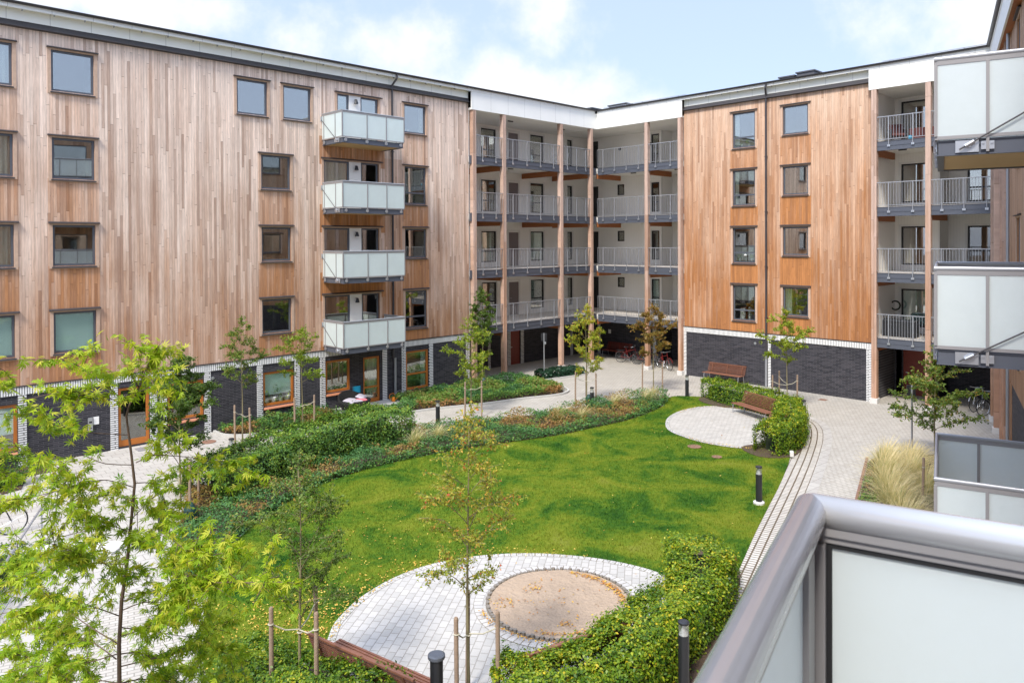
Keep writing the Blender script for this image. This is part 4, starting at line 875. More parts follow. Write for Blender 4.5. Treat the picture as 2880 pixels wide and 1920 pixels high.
# ================================================================ PLANTS
MAPLE_TRUNK = [(2.16, 7.6, 2.27), (2.18, 7.59, 2.68), (2.19, 7.59, 3.05), (2.19, 7.59, 3.42), (2.21, 7.57, 3.83), (2.25, 7.54, 4.17), (2.28, 7.52, 4.52), (2.31, 7.49, 4.93), (2.29, 7.51, 5.2), (2.26, 7.55, 5.57), (2.28, 7.53, 5.67), (2.35, 7.46, 5.84), (2.39, 7.42, 6.0), (2.43, 7.39, 6.12), (2.48, 7.34, 6.23)]
MAPLE_LIMBS = [[(2.27, 7.54, 5.65), (2.1, 7.51, 5.77), (1.93, 7.47, 5.82), (1.74, 7.47, 5.89), (1.46, 7.53, 5.85)], [(2.27, 7.54, 5.69), (2.08, 7.43, 5.87), (1.91, 7.29, 6.02), (1.75, 7.15, 6.16), (1.6, 6.99, 6.24)], [(2.28, 7.53, 5.39), (2.0, 7.72, 5.43), (1.85, 7.79, 5.48), (1.72, 7.84, 5.53), (1.56, 7.91, 5.55)], [(2.3, 7.5, 5.11), (2.06, 7.52, 5.17), (1.87, 7.48, 5.29), (1.72, 7.41, 5.28), (1.6, 7.31, 5.22)], [(2.3, 7.5, 4.9), (2.03, 7.36, 5.06), (1.8, 7.19, 5.12), (1.57, 7.0, 5.16), (1.25, 6.91, 5.17)], [(2.29, 7.51, 4.77), (2.12, 7.61, 4.85), (2.01, 7.66, 4.8), (1.92, 7.68, 4.66)], [(2.32, 7.48, 4.94), (2.55, 7.63, 4.82), (2.75, 7.81, 4.42), (2.89, 8.05, 4.07)], [(2.32, 7.48, 5.13), (2.47, 7.49, 5.17), (2.63, 7.49, 5.16), (2.76, 7.51, 4.95)], [(2.43, 7.38, 5.2), (2.75, 7.36, 5.12), (3.05, 7.36, 4.99), (3.37, 7.34, 4.8)], [(2.25, 7.54, 4.49), (2.11, 7.5, 4.58), (1.91, 7.52, 4.59), (1.72, 7.53, 4.59)], [(2.25, 7.54, 4.17), (2.03, 7.8, 4.17), (1.76, 8.11, 4.13), (1.46, 8.45, 3.93)], [(2.24, 7.54, 3.97), (2.31, 7.23, 4.18), (2.44, 6.87, 4.34), (2.56, 6.51, 4.46), (2.75, 6.07, 4.61)], [(2.22, 7.56, 3.83), (2.43, 6.85, 4.14), (2.56, 6.22, 4.33), (2.72, 5.55, 4.5)], [(2.19, 7.59, 3.69), (1.97, 7.48, 3.88), (1.74, 7.39, 4.05), (1.46, 7.33, 4.09)], [(2.19, 7.59, 3.49), (2.43, 7.03, 3.77), (2.41, 6.72, 4.05), (2.41, 6.38, 4.32)], [(2.17, 7.61, 3.28), (2.09, 8.24, 3.25), (1.87, 9.0, 3.17), (1.66, 9.76, 2.92)], [(2.2, 7.58, 3.21), (2.67, 7.52, 3.17), (3.03, 7.57, 3.06), (3.44, 7.57, 2.76)], [(2.18, 7.6, 3.33), (1.9, 8.29, 3.04), (1.63, 8.98, 3.0)], [(2.29, 7.5, 4.61), (2.45, 7.58, 4.71), (2.54, 7.72, 4.83)], [(2.25, 7.54, 4.28), (2.32, 7.3, 4.45), (2.42, 7.02, 4.54), (2.51, 6.75, 4.45)], [(2.21, 7.57, 3.83), (2.01, 7.51, 4.08), (1.73, 7.52, 4.2), (1.44, 7.55, 4.55)], [(2.25, 7.54, 4.15), (2.14, 7.82, 4.31), (1.84, 8.28, 4.56), (1.65, 8.62, 4.39)], [(2.2, 7.58, 3.58), (2.48, 7.55, 3.45), (2.84, 7.43, 3.31), (3.13, 7.39, 3.35)], [(2.19, 7.59, 3.05), (2.05, 8.1, 2.93), (1.84, 8.68, 2.73), (1.61, 9.27, 2.62)], [(2.19, 7.59, 3.05), (2.48, 7.69, 2.93), (2.82, 7.73, 2.72), (3.19, 7.75, 2.46)], [(2.35, 7.46, 5.84), (2.28, 7.47, 5.97), (2.39, 7.29, 5.94), (2.39, 7.23, 5.82)], [(2.39, 7.42, 6.0), (2.46, 7.38, 5.96), (2.49, 7.37, 6.0)], [(2.19, 7.59, 3.42), (1.98, 8.1, 3.55), (1.76, 8.61, 3.8), (1.62, 9.05, 3.92)], [(2.21, 7.57, 3.74), (2.39, 7.4, 3.82), (2.57, 7.23, 3.74), (2.78, 7.04, 3.74)], [(2.19, 7.59, 2.92), (1.82, 7.49, 3.12), (1.41, 7.43, 3.25)], [(2.19, 7.59, 2.92), (2.4, 7.34, 2.85), (2.75, 6.98, 2.95)], [(2.23, 7.56, 3.95), (2.02, 7.27, 4.31), (1.73, 7.07, 4.57), (1.43, 6.87, 4.82)], [(2.18, 7.59, 3.33), (2.45, 7.72, 3.18), (2.7, 7.85, 2.85), (3.03, 7.92, 2.69)]]
MAPLE2_TRUNK = [(0.86, 9.71, 2.12), (0.9, 9.68, 3.46), (0.97, 9.62, 4.35), (1.04, 9.56, 5.02), (1.08, 9.53, 5.69), (1.12, 9.5, 6.13)]
MAPLE2_LIMBS = [[(0.99, 9.61, 4.57), (1.37, 9.59, 4.94), (1.69, 9.63, 5.06), (1.88, 9.79, 4.75)], [(1.04, 9.56, 5.02), (1.38, 9.59, 5.27), (1.66, 9.66, 5.35), (1.94, 9.74, 5.21)], [(1.08, 9.53, 5.46), (1.41, 9.56, 5.63), (1.66, 9.66, 5.65), (1.89, 9.79, 5.46)], [(0.97, 9.62, 4.35), (1.4, 9.55, 4.48), (1.62, 9.69, 4.73), (1.78, 9.89, 4.55)], [(0.95, 9.64, 4.13), (1.37, 9.58, 4.11), (1.62, 9.69, 4.25), (1.79, 9.87, 4.23)], [(1.08, 9.53, 5.69), (1.38, 9.59, 5.86), (1.63, 9.7, 5.84), (1.77, 9.91, 5.68)], [(0.94, 9.65, 3.9), (0.74, 10.2, 4.26), (0.6, 10.69, 4.4)], [(1.04, 9.56, 5.02), (0.75, 10.2, 5.27), (0.61, 10.69, 5.35)]]

NR = np.random.default_rng(11)
def leafmesh(name, P, size, mats, rnd, shape='leaf', up=.9, droop=.25, parent=None, wid=.27, out=None):
    """many separate leaves in one mesh; P (n,3), each with its own size, tilt and tone"""
    P = np.asarray(P, float); n = len(P)
    if out is not None: nrm = out*1.0+NR.normal(0, .55, (n, 3)); nrm[:, 2] += up*.5
    else: nrm = NR.normal(0, .6, (n, 3)); nrm[:, 2] += up
    nrm /= np.linalg.norm(nrm, axis=1)[:, None]
    d = NR.normal(0, 1, (n, 3)); d[:, 2] -= droop; d -= nrm*(d*nrm).sum(1)[:, None]; d /= np.linalg.norm(d, axis=1)[:, None]
    w = np.cross(nrm, d); S = np.asarray(size).reshape(-1, 1)*np.ones((n, 1))
    if shape == 'leaf': lobes = [(0, 1.0, wid)]
    elif shape == 'grass': lobes = [(0, 1.0, wid)]
    else: lobes = [(-1.15, .55, .075), (-.58, .9, .085), (0, 1.05, .095), (.58, .9, .085), (1.15, .55, .075)]
    V = []; k = len(lobes)
    for (a, l, wd) in lobes:
        dd = d*math.cos(a)+w*math.sin(a); ww = -d*math.sin(a)+w*math.cos(a)
        dr = -nrm*.18*l if shape != 'grass' else 0
        V.append(np.stack([P, P+dd*S*l*.45+ww*S*wd, P+(dd*l+dr)*S, P+dd*S*l*.45-ww*S*wd], 1))
    V = np.concatenate(V, 1).reshape(-1, 3); nf = n*k
    me = D.meshes.new(name); me.vertices.add(len(V)); me.vertices.foreach_set('co', V.ravel().astype(np.float32))
    me.loops.add(nf*4); me.loops.foreach_set('vertex_index', np.arange(nf*4, dtype=np.int32)); me.polygons.add(nf)
    me.polygons.foreach_set('loop_start', np.arange(0, nf*4, 4, dtype=np.int32)); me.polygons.foreach_set('loop_total', np.full(nf, 4, np.int32))
    me.materials.append(mats); at = me.attributes.new('rnd', 'FLOAT', 'FACE'); at.data.foreach_set('value', np.repeat(np.clip(rnd, 0, 1), k).astype(np.float32))
    me.update(calc_edges=True); me.validate(); return link(name, me, parent)
M['f_maple'] = foliage('maple_leaves', [(0, (.06, .16, .010)), (.35, (.14, .29, .012)), (.7, (.30, .44, .018)), (.92, (.46, .55, .035)), (1, (.54, .54, .06))], .45)
M['f_green'] = foliage('dull_green_leaves', [(0, (.04, .085, .014)), (.5, (.10, .175, .025)), (.85, (.20, .27, .04)), (1, (.36, .24, .05))], .35)
M['f_yellow'] = foliage('yellow_green_leaves', [(0, (.09, .16, .015)), (.45, (.22, .32, .02)), (.8, (.40, .43, .04)), (1, (.50, .30, .05))], .4)
M['f_autumn'] = foliage('autumn_leaves', [(0, (.13, .19, .02)), (.45, (.31, .36, .045)), (.68, (.52, .38, .06)), (.86, (.62, .20, .06)), (1, (.42, .04, .04))], .4)
M['f_rust'] = foliage('brown_autumn_leaves', [(0, (.06, .08, .015)), (.5, (.22, .17, .03)), (1, (.34, .15, .04))], .4)
M['f_hedge'] = foliage('hedge_leaves', [(0, (.018, .055, .006)), (.35, (.06, .145, .010)), (.7, (.20, .30, .014)), (.93, (.40, .42, .025)), (1, (.60, .48, .03))], .32, .42)
M['f_shrub'] = foliage('shrub_leaves', [(0, (.018, .055, .012)), (.5, (.065, .155, .02)), (.9, (.18, .29, .03)), (1, (.30, .35, .04))], .2, .4)
M['f_low'] = foliage('laurel_leaves', [(0, (.008, .026, .014)), (.6, (.018, .06, .028)), (1, (.05, .11, .05))], .15, .35)
M['f_cover'] = foliage('ground_cover_leaves', [(0, (.03, .09, .025)), (.25, (.07, .18, .05)), (.48, (.14, .27, .035)), (.56, (.18, .19, .045)), (.72, (.28, .17, .05)), (.88, (.38, .19, .07)), (1, (.50, .33, .20))], .25)
M['f_grassy'] = foliage('feather_grass', [(0, (.16, .22, .07)), (.4, (.33, .36, .15)), (.7, (.58, .50, .25)), (1, (.78, .66, .40))], .35)
M['f_blade'] = foliage('lawn_blades', [(0, (.035, .115, .010)), (.5, (.12, .23, .014)), (1, (.24, .31, .025))], .4)
M['f_fallen'] = foliage('fallen_leaves', [(0, (.40, .16, .03)), (.5, (.60, .36, .05)), (1, (.70, .52, .12))], .1)
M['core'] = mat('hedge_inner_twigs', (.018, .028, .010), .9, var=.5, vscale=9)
def nz(x, y, s, o=0.0): return mnoise.noise(Vector((x*s+o, y*s-o, o*.7)))
def hedge(name, label, path, w, h, n, m, leaf=.05, group='clipped hedges', cat='hedge', tone=0.0):
    P = [Vector(p) for p in smooth(path, closed=False, n=5)]; L_ = [0]
    for a, b in zip(P, P[1:]): L_.append(L_[-1]+(b-a).length)
    tot = L_[-1]; o = thing(name, label, cat, (P[0].x, P[0].y, 0), group=group); O = P[0]
    def at(s):
        for i in range(len(P)-1):
            if s <= L_[i+1]: 
                d = (P[i+1]-P[i]); return P[i]+d*((s-L_[i])/(L_[i+1]-L_[i])), d.normalized()
        return P[-1], (P[-1]-P[-2]).normalized()
    pts = []; outs = []; tn = []
    for i in range(n):
        s = random.uniform(-w*.4, tot+w*.4); th = random.uniform(0, math.pi); e = 0
        if s < 0 or s > tot: e = ((-s) if s < 0 else s-tot)/(w*.5)
        c, d = at(min(max(s, 0), tot)); nn = Vector((-d.y, d.x)); c = c+d*(min(s, 0)+max(s-tot, 0))
        ct, st = math.cos(th), math.sin(th); ex = .55
        px = math.copysign(abs(ct)**ex, ct); pz = abs(st)**ex
        shr = math.sqrt(max(0, 1-e*e*.85)); q = c+nn*px*w/2*shr
        lump = 1+.30*nz(q.x+pz, q.y, 1.6, 5)+.30*nz(q.x, q.y+pz, 5.0, 9)
        r = lump*(1-abs(random.gauss(0, .07))) + (random.random() < .14)*random.uniform(0, .28)
        q = c+nn*px*w/2*shr*r; z = .04+(h*(.35+.65*pz*.999) if pz > .15 else h*random.random()*.5)*(1+.12*nz(q.x, q.y, 1.2, 3)+.06*nz(q.x, q.y, 4, 1))*(r*.5+.5)*(1-.25*e)
        if abs(ct) > .75: z = h*random.uniform(.05, .95)
        pts.append((q.x-O.x, q.y-O.y, z)); outs.append((nn.x*ct, nn.y*ct, st+.2))
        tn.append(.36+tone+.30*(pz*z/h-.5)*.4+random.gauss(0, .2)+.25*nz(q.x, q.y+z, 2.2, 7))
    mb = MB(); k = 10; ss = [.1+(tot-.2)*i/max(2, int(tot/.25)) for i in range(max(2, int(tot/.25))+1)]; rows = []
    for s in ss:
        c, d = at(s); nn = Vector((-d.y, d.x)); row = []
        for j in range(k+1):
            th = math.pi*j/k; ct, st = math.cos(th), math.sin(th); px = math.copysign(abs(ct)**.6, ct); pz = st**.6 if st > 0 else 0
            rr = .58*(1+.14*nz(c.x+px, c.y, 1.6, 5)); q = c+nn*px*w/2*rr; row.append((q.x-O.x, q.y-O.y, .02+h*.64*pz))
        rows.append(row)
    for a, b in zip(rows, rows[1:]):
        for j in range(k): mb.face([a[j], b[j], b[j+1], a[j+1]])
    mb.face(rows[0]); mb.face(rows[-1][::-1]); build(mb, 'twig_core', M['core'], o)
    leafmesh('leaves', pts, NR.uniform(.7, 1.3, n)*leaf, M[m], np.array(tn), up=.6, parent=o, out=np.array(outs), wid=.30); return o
random.seed(3)
hedge('hedge', 'yellow-green clipped hedge curving round the sandpit patio in the foreground', [(13.75, 8.6), (13.1, 8.05), (12.1, 7.6), (10.8, 7.5), (9.4, 7.25), (8.3, 7.4), (7.75, 7.75)], 1.15, .86, 64000, 'f_hedge', .055, tone=.20)
hedge('hedge', 'darker green hedge behind the long slatted bench at the left end of the sandpit patio', [(6.2, 9.1), (5.75, 9.8), (5.45, 10.6), (5.3, 11.6)], .95, .72, 22000, 'f_hedge', .05, tone=.08)
hedge('hedge', 'clipped hedge along the back of the far round patio, behind the upright-facing bench', [(30.3, 18.0), (29.75, 16.9), (29.5, 15.6), (29.1, 14.4), (28.6, 13.8)], .95, .88, 22000, 'f_hedge', .06, tone=.12)
hedge('hedge', 'bushy yellow-topped hedge on the path side of the far round patio', [(28.4, 13.45), (27.3, 12.85), (25.9, 12.2), (24.5, 11.85), (23.8, 11.9)], 1.05, .92, 30000, 'f_hedge', .06, tone=.18)
hedge('hedge', 'large dark green shrub hedge between the entrance path and the lawn', [(8.7, 20.9), (9.6, 21.2), (10.9, 21.9), (12.4, 22.3), (14.0, 22.45), (15.6, 22.7)], 1.9, 1.1, 48000, 'f_shrub', .07, group='shrub masses', cat='shrub', tone=.22)
hedge('hedge', 'low glossy dark evergreen hedge before the timber posts of the corner gallery', [(28.4, 26.8), (29.4, 26.7), (30.4, 26.4)], 1.0, .42, 5000, 'f_low', .10, group='shrub masses', cat='shrub')
hedge('hedge', 'dark low hedge beside the metal handrail at the left edge', [(1.6, 16.6), (2.6, 18.2), (3.4, 19.6)], .9, .5, 6000, 'f_shrub', .05, group='shrub masses', cat='shrub')
hedge('hedge', 'bright green shrub against the brick wall at the left edge', [(2.0, 25.6), (3.2, 26.0), (4.4, 26.4)], 1.2, .9, 9000, 'f_hedge', .06, group='shrub masses', cat='shrub', tone=.15)
def scatter(P, n):
    xs = [p[0] for p in P]; ys = [p[1] for p in P]; out = np.zeros((0, 2))
    while len(out) < n:
        q = NR.uniform((min(xs), min(ys)), (max(xs), max(ys)), (n*2, 2)); out = np.concatenate([out, q[inpoly_np(q[:, 0], q[:, 1], P)]])
    return out[:n]
def cover(P, n, h0, h1, label, patch, leaf=.06, seed=0.0, mat_='f_cover'):
    q = scatter(P, n); z = []; t = []
    for (x, y) in q:
        a = nz(x, y, .9, seed); b = nz(x, y, 2.6, seed+4); hh = h0+(h1-h0)*min(1, max(0, .5+a*.8+b*.5))
        z.append(.04+hh*random.random()**.45); t.append(patch(x, y, a, b)+random.gauss(0, .07))
    pts = np.column_stack([q, z])
    return tag(leafmesh('ground_cover', pts, NR.uniform(.6, 1.35, n)*leaf, M[mat_], np.array(t), up=1.0), label, 'ground cover', None, 'stuff')
def patch_strip(x, y, a, b):
    v = nz(x, y, .75, 21)+.5*nz(x, y, 2.2, 8)
    return (.20 if v < .02 else .44 if v < .14 else .68)+.12*b
def patch_wall(x, y, a, b):
    v = nz(x, y, .6, 31)+.45*nz(x, y, 2.0, 2)
    if x < 19.5 and y < 26.8: return (.72 if v > .05 else .3)+.1*b
    if y < 25.4-.25*(x-20): return .78 if v > -.1 else .45
    return (.12 if v < -.12 else .36 if v < .10 else .50)+.1*b
cover(BEDS['strip'], 52000, .12, .50, 'strip of mixed green and rust-brown perennials between path and lawn', patch_strip, .07, 2)
edge = [p for p in BEDS['strip'][-54:]]
ep = np.array([(p[0]+(q_[0]-p[0])*s+random.gauss(0, .07), p[1]+(q_[1]-p[1])*s+random.gauss(0, .07)+.03) for p, q_ in zip(edge, edge[1:]) for s in np.linspace(0, 1, 130)])
tag(leafmesh('ground_cover', np.column_stack([ep, .03+.20*NR.random(len(ep))]), NR.uniform(.6, 1.3, len(ep))*.085, M['f_cover'], np.clip(NR.normal(.26, .12, len(ep)), 0, .5), up=1.0), 'low green leaves spilling over the lawn edge of the perennial strip', 'ground cover', None, 'stuff')
cover(BEDS['wall'], 34000, .12, .50, 'mixed green and brown planting under the left timber wall', patch_wall, .088, 6)
cover(BEDS['left'], 1500, .05, .3, 'low plants along the brick wall at the left edge', lambda x, y, a, b: .3, .07, 1)
cover(BEDS['corner'], 1500, .05, .3, 'low green plants beside the entrance path at the left edge', lambda x, y, a, b: .4, .07, 1)
cover([(24.9, 9.1), (21.0, 7.95), (18, 6.9), (18.3, 6.5), (21, 7.4), (24.8, 8.6)], 2600, .05, .25, 'green and rust edge plants in front of the pale ornamental grasses', lambda x, y, a, b: .5+.5*b, .06, 1)
def grass_clump(base, r, h, n, label, seed):
    rg = random.Random(seed); o = []; V = []; Fc = []; A = []
    wind = Vector((.55, -.35))
    for i in range(n):
        a = rg.uniform(0, 6.283); rr = r*.25*math.sqrt(rg.random()); L_ = h*rg.uniform(.6, 1.25); lean = rg.uniform(.1, 1.35)
        dx, dy = math.cos(a)*lean+wind.x*.6, math.sin(a)*lean+wind.y*.6; w = rg.uniform(.005, .010); b = len(V)
        px, py = rr*math.cos(a), rr*math.sin(a); sx, sy = -math.sin(a)*w, math.cos(a)*w
        for s in (0, .35, .7, 1.0):
            ex = L_*s*s*.75; zz_ = .02+L_*(s-.45*s*s*lean)*.95; f = (1-s*.8)
            V += [(px+dx*ex-sx*f, py+dy*ex-sy*f, zz_), (px+dx*ex+sx*f, py+dy*ex+sy*f, zz_)]
        for s in range(3): Fc.append((b+2*s, b+2*s+1, b+2*s+3, b+2*s+2)); A.append(min(1, max(0, .25+.32*s+rg.gauss(0, .15))))
    me = D.meshes.new('ornamental_grass'); me.from_pydata(V, [], Fc); me.materials.append(M['f_grassy']); at = me.attributes.new('rnd', 'FLOAT', 'FACE'); at.data.foreach_set('value', A)
    return tag(link('ornamental_grass', me, None, (base[0], base[1], .03)), label, 'grass clump', 'ornamental grasses in the beds')
GC = [((15.6, 21.0), .7, .75, 'straw-coloured grass clump at the near right end of the big dark shrub'), ((16.7, 21.1), .6, .65, 'straw grass clump beside the bollard nearest the left wing path'),
 ((21.9, 20.0), .7, .7, 'silvery green grass clump in the perennial strip, left of the staked trees'), ((22.7, 19.4), .6, .6, 'straw grass clump in the middle of the perennial strip'),
 ((25.4, 19.9), .7, .75, 'silvery grass clump right of the middle staked tree in the strip'), ((26.9, 19.3), .7, .75, 'pale grass clump near the far tip of the strip'), ((27.8, 19.6), .6, .6, 'farthest grass clump at the tip of the perennial strip'),
 ((8.2, 22.1), .7, .7, 'silvery grass clump at the left end of the big dark shrub'),
 ((24.2, 8.4), .9, 1.0, 'farthest pale grass clump in the bed at the right'), ((22.8, 7.9), .9, 1.05, 'second pale grass clump from the far end of the right bed'), ((21.6, 7.4), .9, 1.0, 'pale grass clump in the right bed just in front of the leaning stake'),
 ((20.6, 6.9), .9, .95, 'pale grass clump in the right bed nearest the foreground handrail'), ((23.6, 7.5), .9, 1.0, 'pale grass clump behind the lamp-like sign pole in the right bed'), ((22.2, 6.6), .9, 1.0, 'pale grass clump in the back row of the right bed'), ((19.4, 6.3), .9, .9, 'pale grass clump half hidden by the foreground balcony'), ((25.2, 8.0), .8, .8, 'small reddish grass tuft behind the slender tree at the right')]
for i, (b_, r_, h_, l_) in enumerate(GC): grass_clump(b_, r_, h_, 900 if b_[0] > 19 and b_[1] < 10 else 230, l_, i)
# lawn blades and fallen leaves
q = scatter(LAWN, 150000)
keep = ~(inpoly_np(q[:, 0], q[:, 1], PATIO) | inpoly_np(q[:, 0], q[:, 1], CIRC)); q = q[keep]; n = len(q)
nzv = np.array([.5+.55*nz(x, y, .42, 3)+.35*nz(x, y, 1.6, 3) for x, y in q])
a = NR.uniform(0, 6.28, n); h = NR.uniform(.025, .065, n); w = .007; z0 = np.full(n, .018)
V = np.stack([np.column_stack([q[:, 0]-w*np.cos(a), q[:, 1]-w*np.sin(a), z0]), np.column_stack([q[:, 0]+w*np.cos(a), q[:, 1]+w*np.sin(a), z0]), np.column_stack([q[:, 0]+h*.5*np.sin(a), q[:, 1]-h*.5*np.cos(a), z0+h])], 1).reshape(-1, 3)
me = D.meshes.new('grass'); me.vertices.add(len(V)); me.vertices.foreach_set('co', V.ravel().astype(np.float32)); me.loops.add(n*3); me.loops.foreach_set('vertex_index', np.arange(n*3, dtype=np.int32)); me.polygons.add(n)
me.polygons.foreach_set('loop_start', np.arange(0, n*3, 3, dtype=np.int32)); me.polygons.foreach_set('loop_total', np.full(n, 3, np.int32)); me.materials.append(M['lawn'])
me.update(calc_edges=True); tag(link('grass', me), 'short bright green lawn grass', 'grass', None, 'stuff')
def fallen(label, P, n, z, size=.05, tone=.5):
    pts = np.column_stack([P, np.full(len(P), z)+NR.uniform(0, .012, len(P))])
    return tag(leafmesh('fallen_leaves', pts, NR.uniform(.6, 1.3, len(P))*size, M['f_fallen'], np.clip(NR.normal(tone, .3, len(P)), 0, 1), up=3.0), label, 'fallen leaves', None, 'stuff')
c1 = NR.normal((6.9, 13.0), (1.1, .8), (900, 2)); c1 = c1[inpoly_np(c1[:, 0], c1[:, 1], LAWN) & ~inpoly_np(c1[:, 0], c1[:, 1], PATIO)]
c2 = scatter(LAWN, 160); c3 = np.array([(x, y) for x, y in [(p[0]+random.gauss(0, .09)-.05, p[1]+random.gauss(0, .09)+.05) for p in CIRC[10:75:1] for _ in range(6)]])
c4 = np.array([(p[0]+random.gauss(0, .25), p[1]+.25+random.gauss(0, .2)) for p in PATIO[:45] for _ in range(8)])
c5 = NR.normal((9.5, 15.0), (2.0, 1.4), (260, 2)); c5 = c5[inpoly_np(c5[:, 0], c5[:, 1], LAWN)]
AL = np.concatenate([c1, c2, c3, c4, c5]); AL = AL[~inpoly_np(AL[:, 0], AL[:, 1], PATIO)]
fallen('yellow leaves fallen on the lawn and round the patios', AL, 0, .052, .05, .6)
th = NR.uniform(-.9, .55, 240); rr = 1.30-np.abs(NR.normal(0, .07, 240)); s1 = np.column_stack([10.87+rr*np.cos(th), 9.86+rr*np.sin(th)])
th = NR.uniform(3.5, 5.1, 160); rr = 1.31-np.abs(NR.normal(0, .06, 160)); s2 = np.column_stack([10.87+rr*np.cos(th), 9.86+rr*np.sin(th)])
s3 = NR.normal((10.0, 10.6), (.12, .12), (40, 2)); s4 = NR.normal((10.3, 9.2), (.07, .07), (30, 2)); s5 = NR.normal((10.9, 10.6), (.12, .08), (30, 2)); s6 = np.column_stack([10.87+NR.normal(0, .6, 60), 9.86+NR.normal(0, .6, 60)])
th = NR.uniform(2.6, 4.2, 130); rr = 1.53+np.abs(NR.normal(0, .04, 130)); s7 = np.column_stack([10.87+rr*np.cos(th), 9.86+rr*np.sin(th)])
fallen('orange leaves gathered along the inner rim of the sandpit', np.concatenate([s1, s2, s3, s4, s5, s6, s7]), 0, .10, .055, .2)
# ---------------------------------------------------------------- trees
def tree_from(name, label, trunk, limbs, mats, leaf, per_m, shape, bark, r0, group, spread=.14, skip=.35, tone=.5, zt=None, sub=1.0, low=1.0):
    base = Vector((trunk[0][0], trunk[0][1], 0)); root = thing(name, label, 'tree', base, group=group); mb = MB(); k = len(trunk)
    T = [Vector(p)-base for p in trunk]; mb.tube(T, [r0*(1-.86*i/(k-1)) for i in range(k)], 8)
    zmax = max(p.z for p in T); pts = []; tn = []
    for L_ in limbs:
        P = [Vector(p)-base for p in L_]; kk = len(P); f = max(.25, 1-P[0].z/zmax)
        Q = smooth([tuple(p) for p in P], closed=False, n=4); ra = r0*.42*(.35+.65*f); mb.tube([Vector(p) for p in Q], [max(.003, ra*(1-.85*i/(len(Q)-1))) for i in range(len(Q))], 6)
        Ltot = sum((b-a).length for a, b in zip(P, P[1:])); tw = max(3, int(Ltot*7*sub*(low if P[0].z < zmax*.78 else 1)))
        segs = [Vector(p) for p in Q]
        for t_ in range(tw):
            s = skip+(1-skip)*random.random()**.85; i = min(len(segs)-2, int(s*(len(segs)-1))); p = segs[i].lerp(segs[i+1], random.random())
            d = Vector((random.gauss(0, 1), random.gauss(0, 1), random.gauss(.1, .5))).normalized(); dd = (segs[i+1]-segs[i]).normalized(); d = (d+dd*.7).normalized(); L2 = spread*random.uniform(.6, 2.0)
            e = p+d*L2; mb.tube([p, p+d*L2*.5+Vector((0, 0, .01)), e], [.0035, .003, .0015], 4)
            nl = int(per_m*L2*random.uniform(.7, 1.3))+1
            for _ in range(nl):
                q_ = p.lerp(e, random.random()**.7)+Vector((random.gauss(0, .025), random.gauss(0, .025), random.gauss(0, .02)))
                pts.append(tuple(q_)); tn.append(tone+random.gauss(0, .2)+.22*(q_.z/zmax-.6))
        pts.append(tuple(segs[-1])); tn.append(tone+.2)
    build(mb, 'trunk', M[bark], root, smooth=True)
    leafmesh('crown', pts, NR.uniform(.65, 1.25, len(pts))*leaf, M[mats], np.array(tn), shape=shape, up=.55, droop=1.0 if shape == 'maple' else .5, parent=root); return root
random.seed(8)
del MAPLE_LIMBS[20:22]; MAPLE_LIMBS.append(MAPLE_TRUNK[-6:]); MAPLE_LIMBS.append(MAPLE_TRUNK[-4:])
tree_from('maple_tree', 'young maple with jagged bright yellow-green leaves in the left foreground', MAPLE_TRUNK, MAPLE_LIMBS, 'f_maple', .074, 70, 'maple', 'bark_dark', .023, 'maples near the left edge', spread=.20, skip=.16, tone=.72, sub=1.7, low=1.55)
tree_from('maple_tree', 'maple standing past the left edge, only its branch tips in view', MAPLE2_TRUNK, MAPLE2_LIMBS, 'f_maple', .08, 60, 'maple', 'bark_dark', .025, 'maples near the left edge', spread=.17, skip=.2, tone=.66)
def young_tree(label, x, y, h, w, c0, n, mt, leaf, seed, tone=.45, per=60, prof=.4, lean=(0, 0), spread=.13, bark='bark', r0=.03):
    rg = random.Random(seed); T = []
    for i in range(9):
        s = i/8; T.append((x+lean[0]*s+.05*math.sin(s*5+seed)*s, y+lean[1]*s+.05*math.cos(s*4+seed)*s, h*s))
    limbs = []
    for i in range(n):
        s = (i+rg.random()*.6)/n; z = c0+(h*.96-c0)*s; f = 1-abs(s-prof)/max(prof, 1-prof); f = max(.22, f**.7)*rg.uniform(.65, 1.15)
        a = i*2.4+rg.uniform(-.4, .4); L_ = w/2*f; t = z/h; bx = x+lean[0]*t+.05*math.sin(t*5+seed)*t; by = y+lean[1]*t+.05*math.cos(t*4+seed)*t; ri = rg.uniform(.25, .8)*(L_+.05)
        limbs.append([(bx, by, z), (bx+math.cos(a)*L_*.35, by+math.sin(a)*L_*.35, z+ri*.5), (bx+math.cos(a)*L_*.72, by+math.sin(a)*L_*.72, z+ri*.85), (bx+math.cos(a+.2)*L_, by+math.sin(a+.2)*L_, z+ri*.95)])
    limbs.append([T[-2], T[-1], (T[-1][0], T[-1][1], h+.02)])
    return tree_from('young_tree', label, T, limbs, mt, leaf*1.05, per*1.0, 'leaf', bark, r0, 'young staked trees in the courtyard', spread=.19, skip=.12, tone=tone, sub=2.6)
random.seed(21)
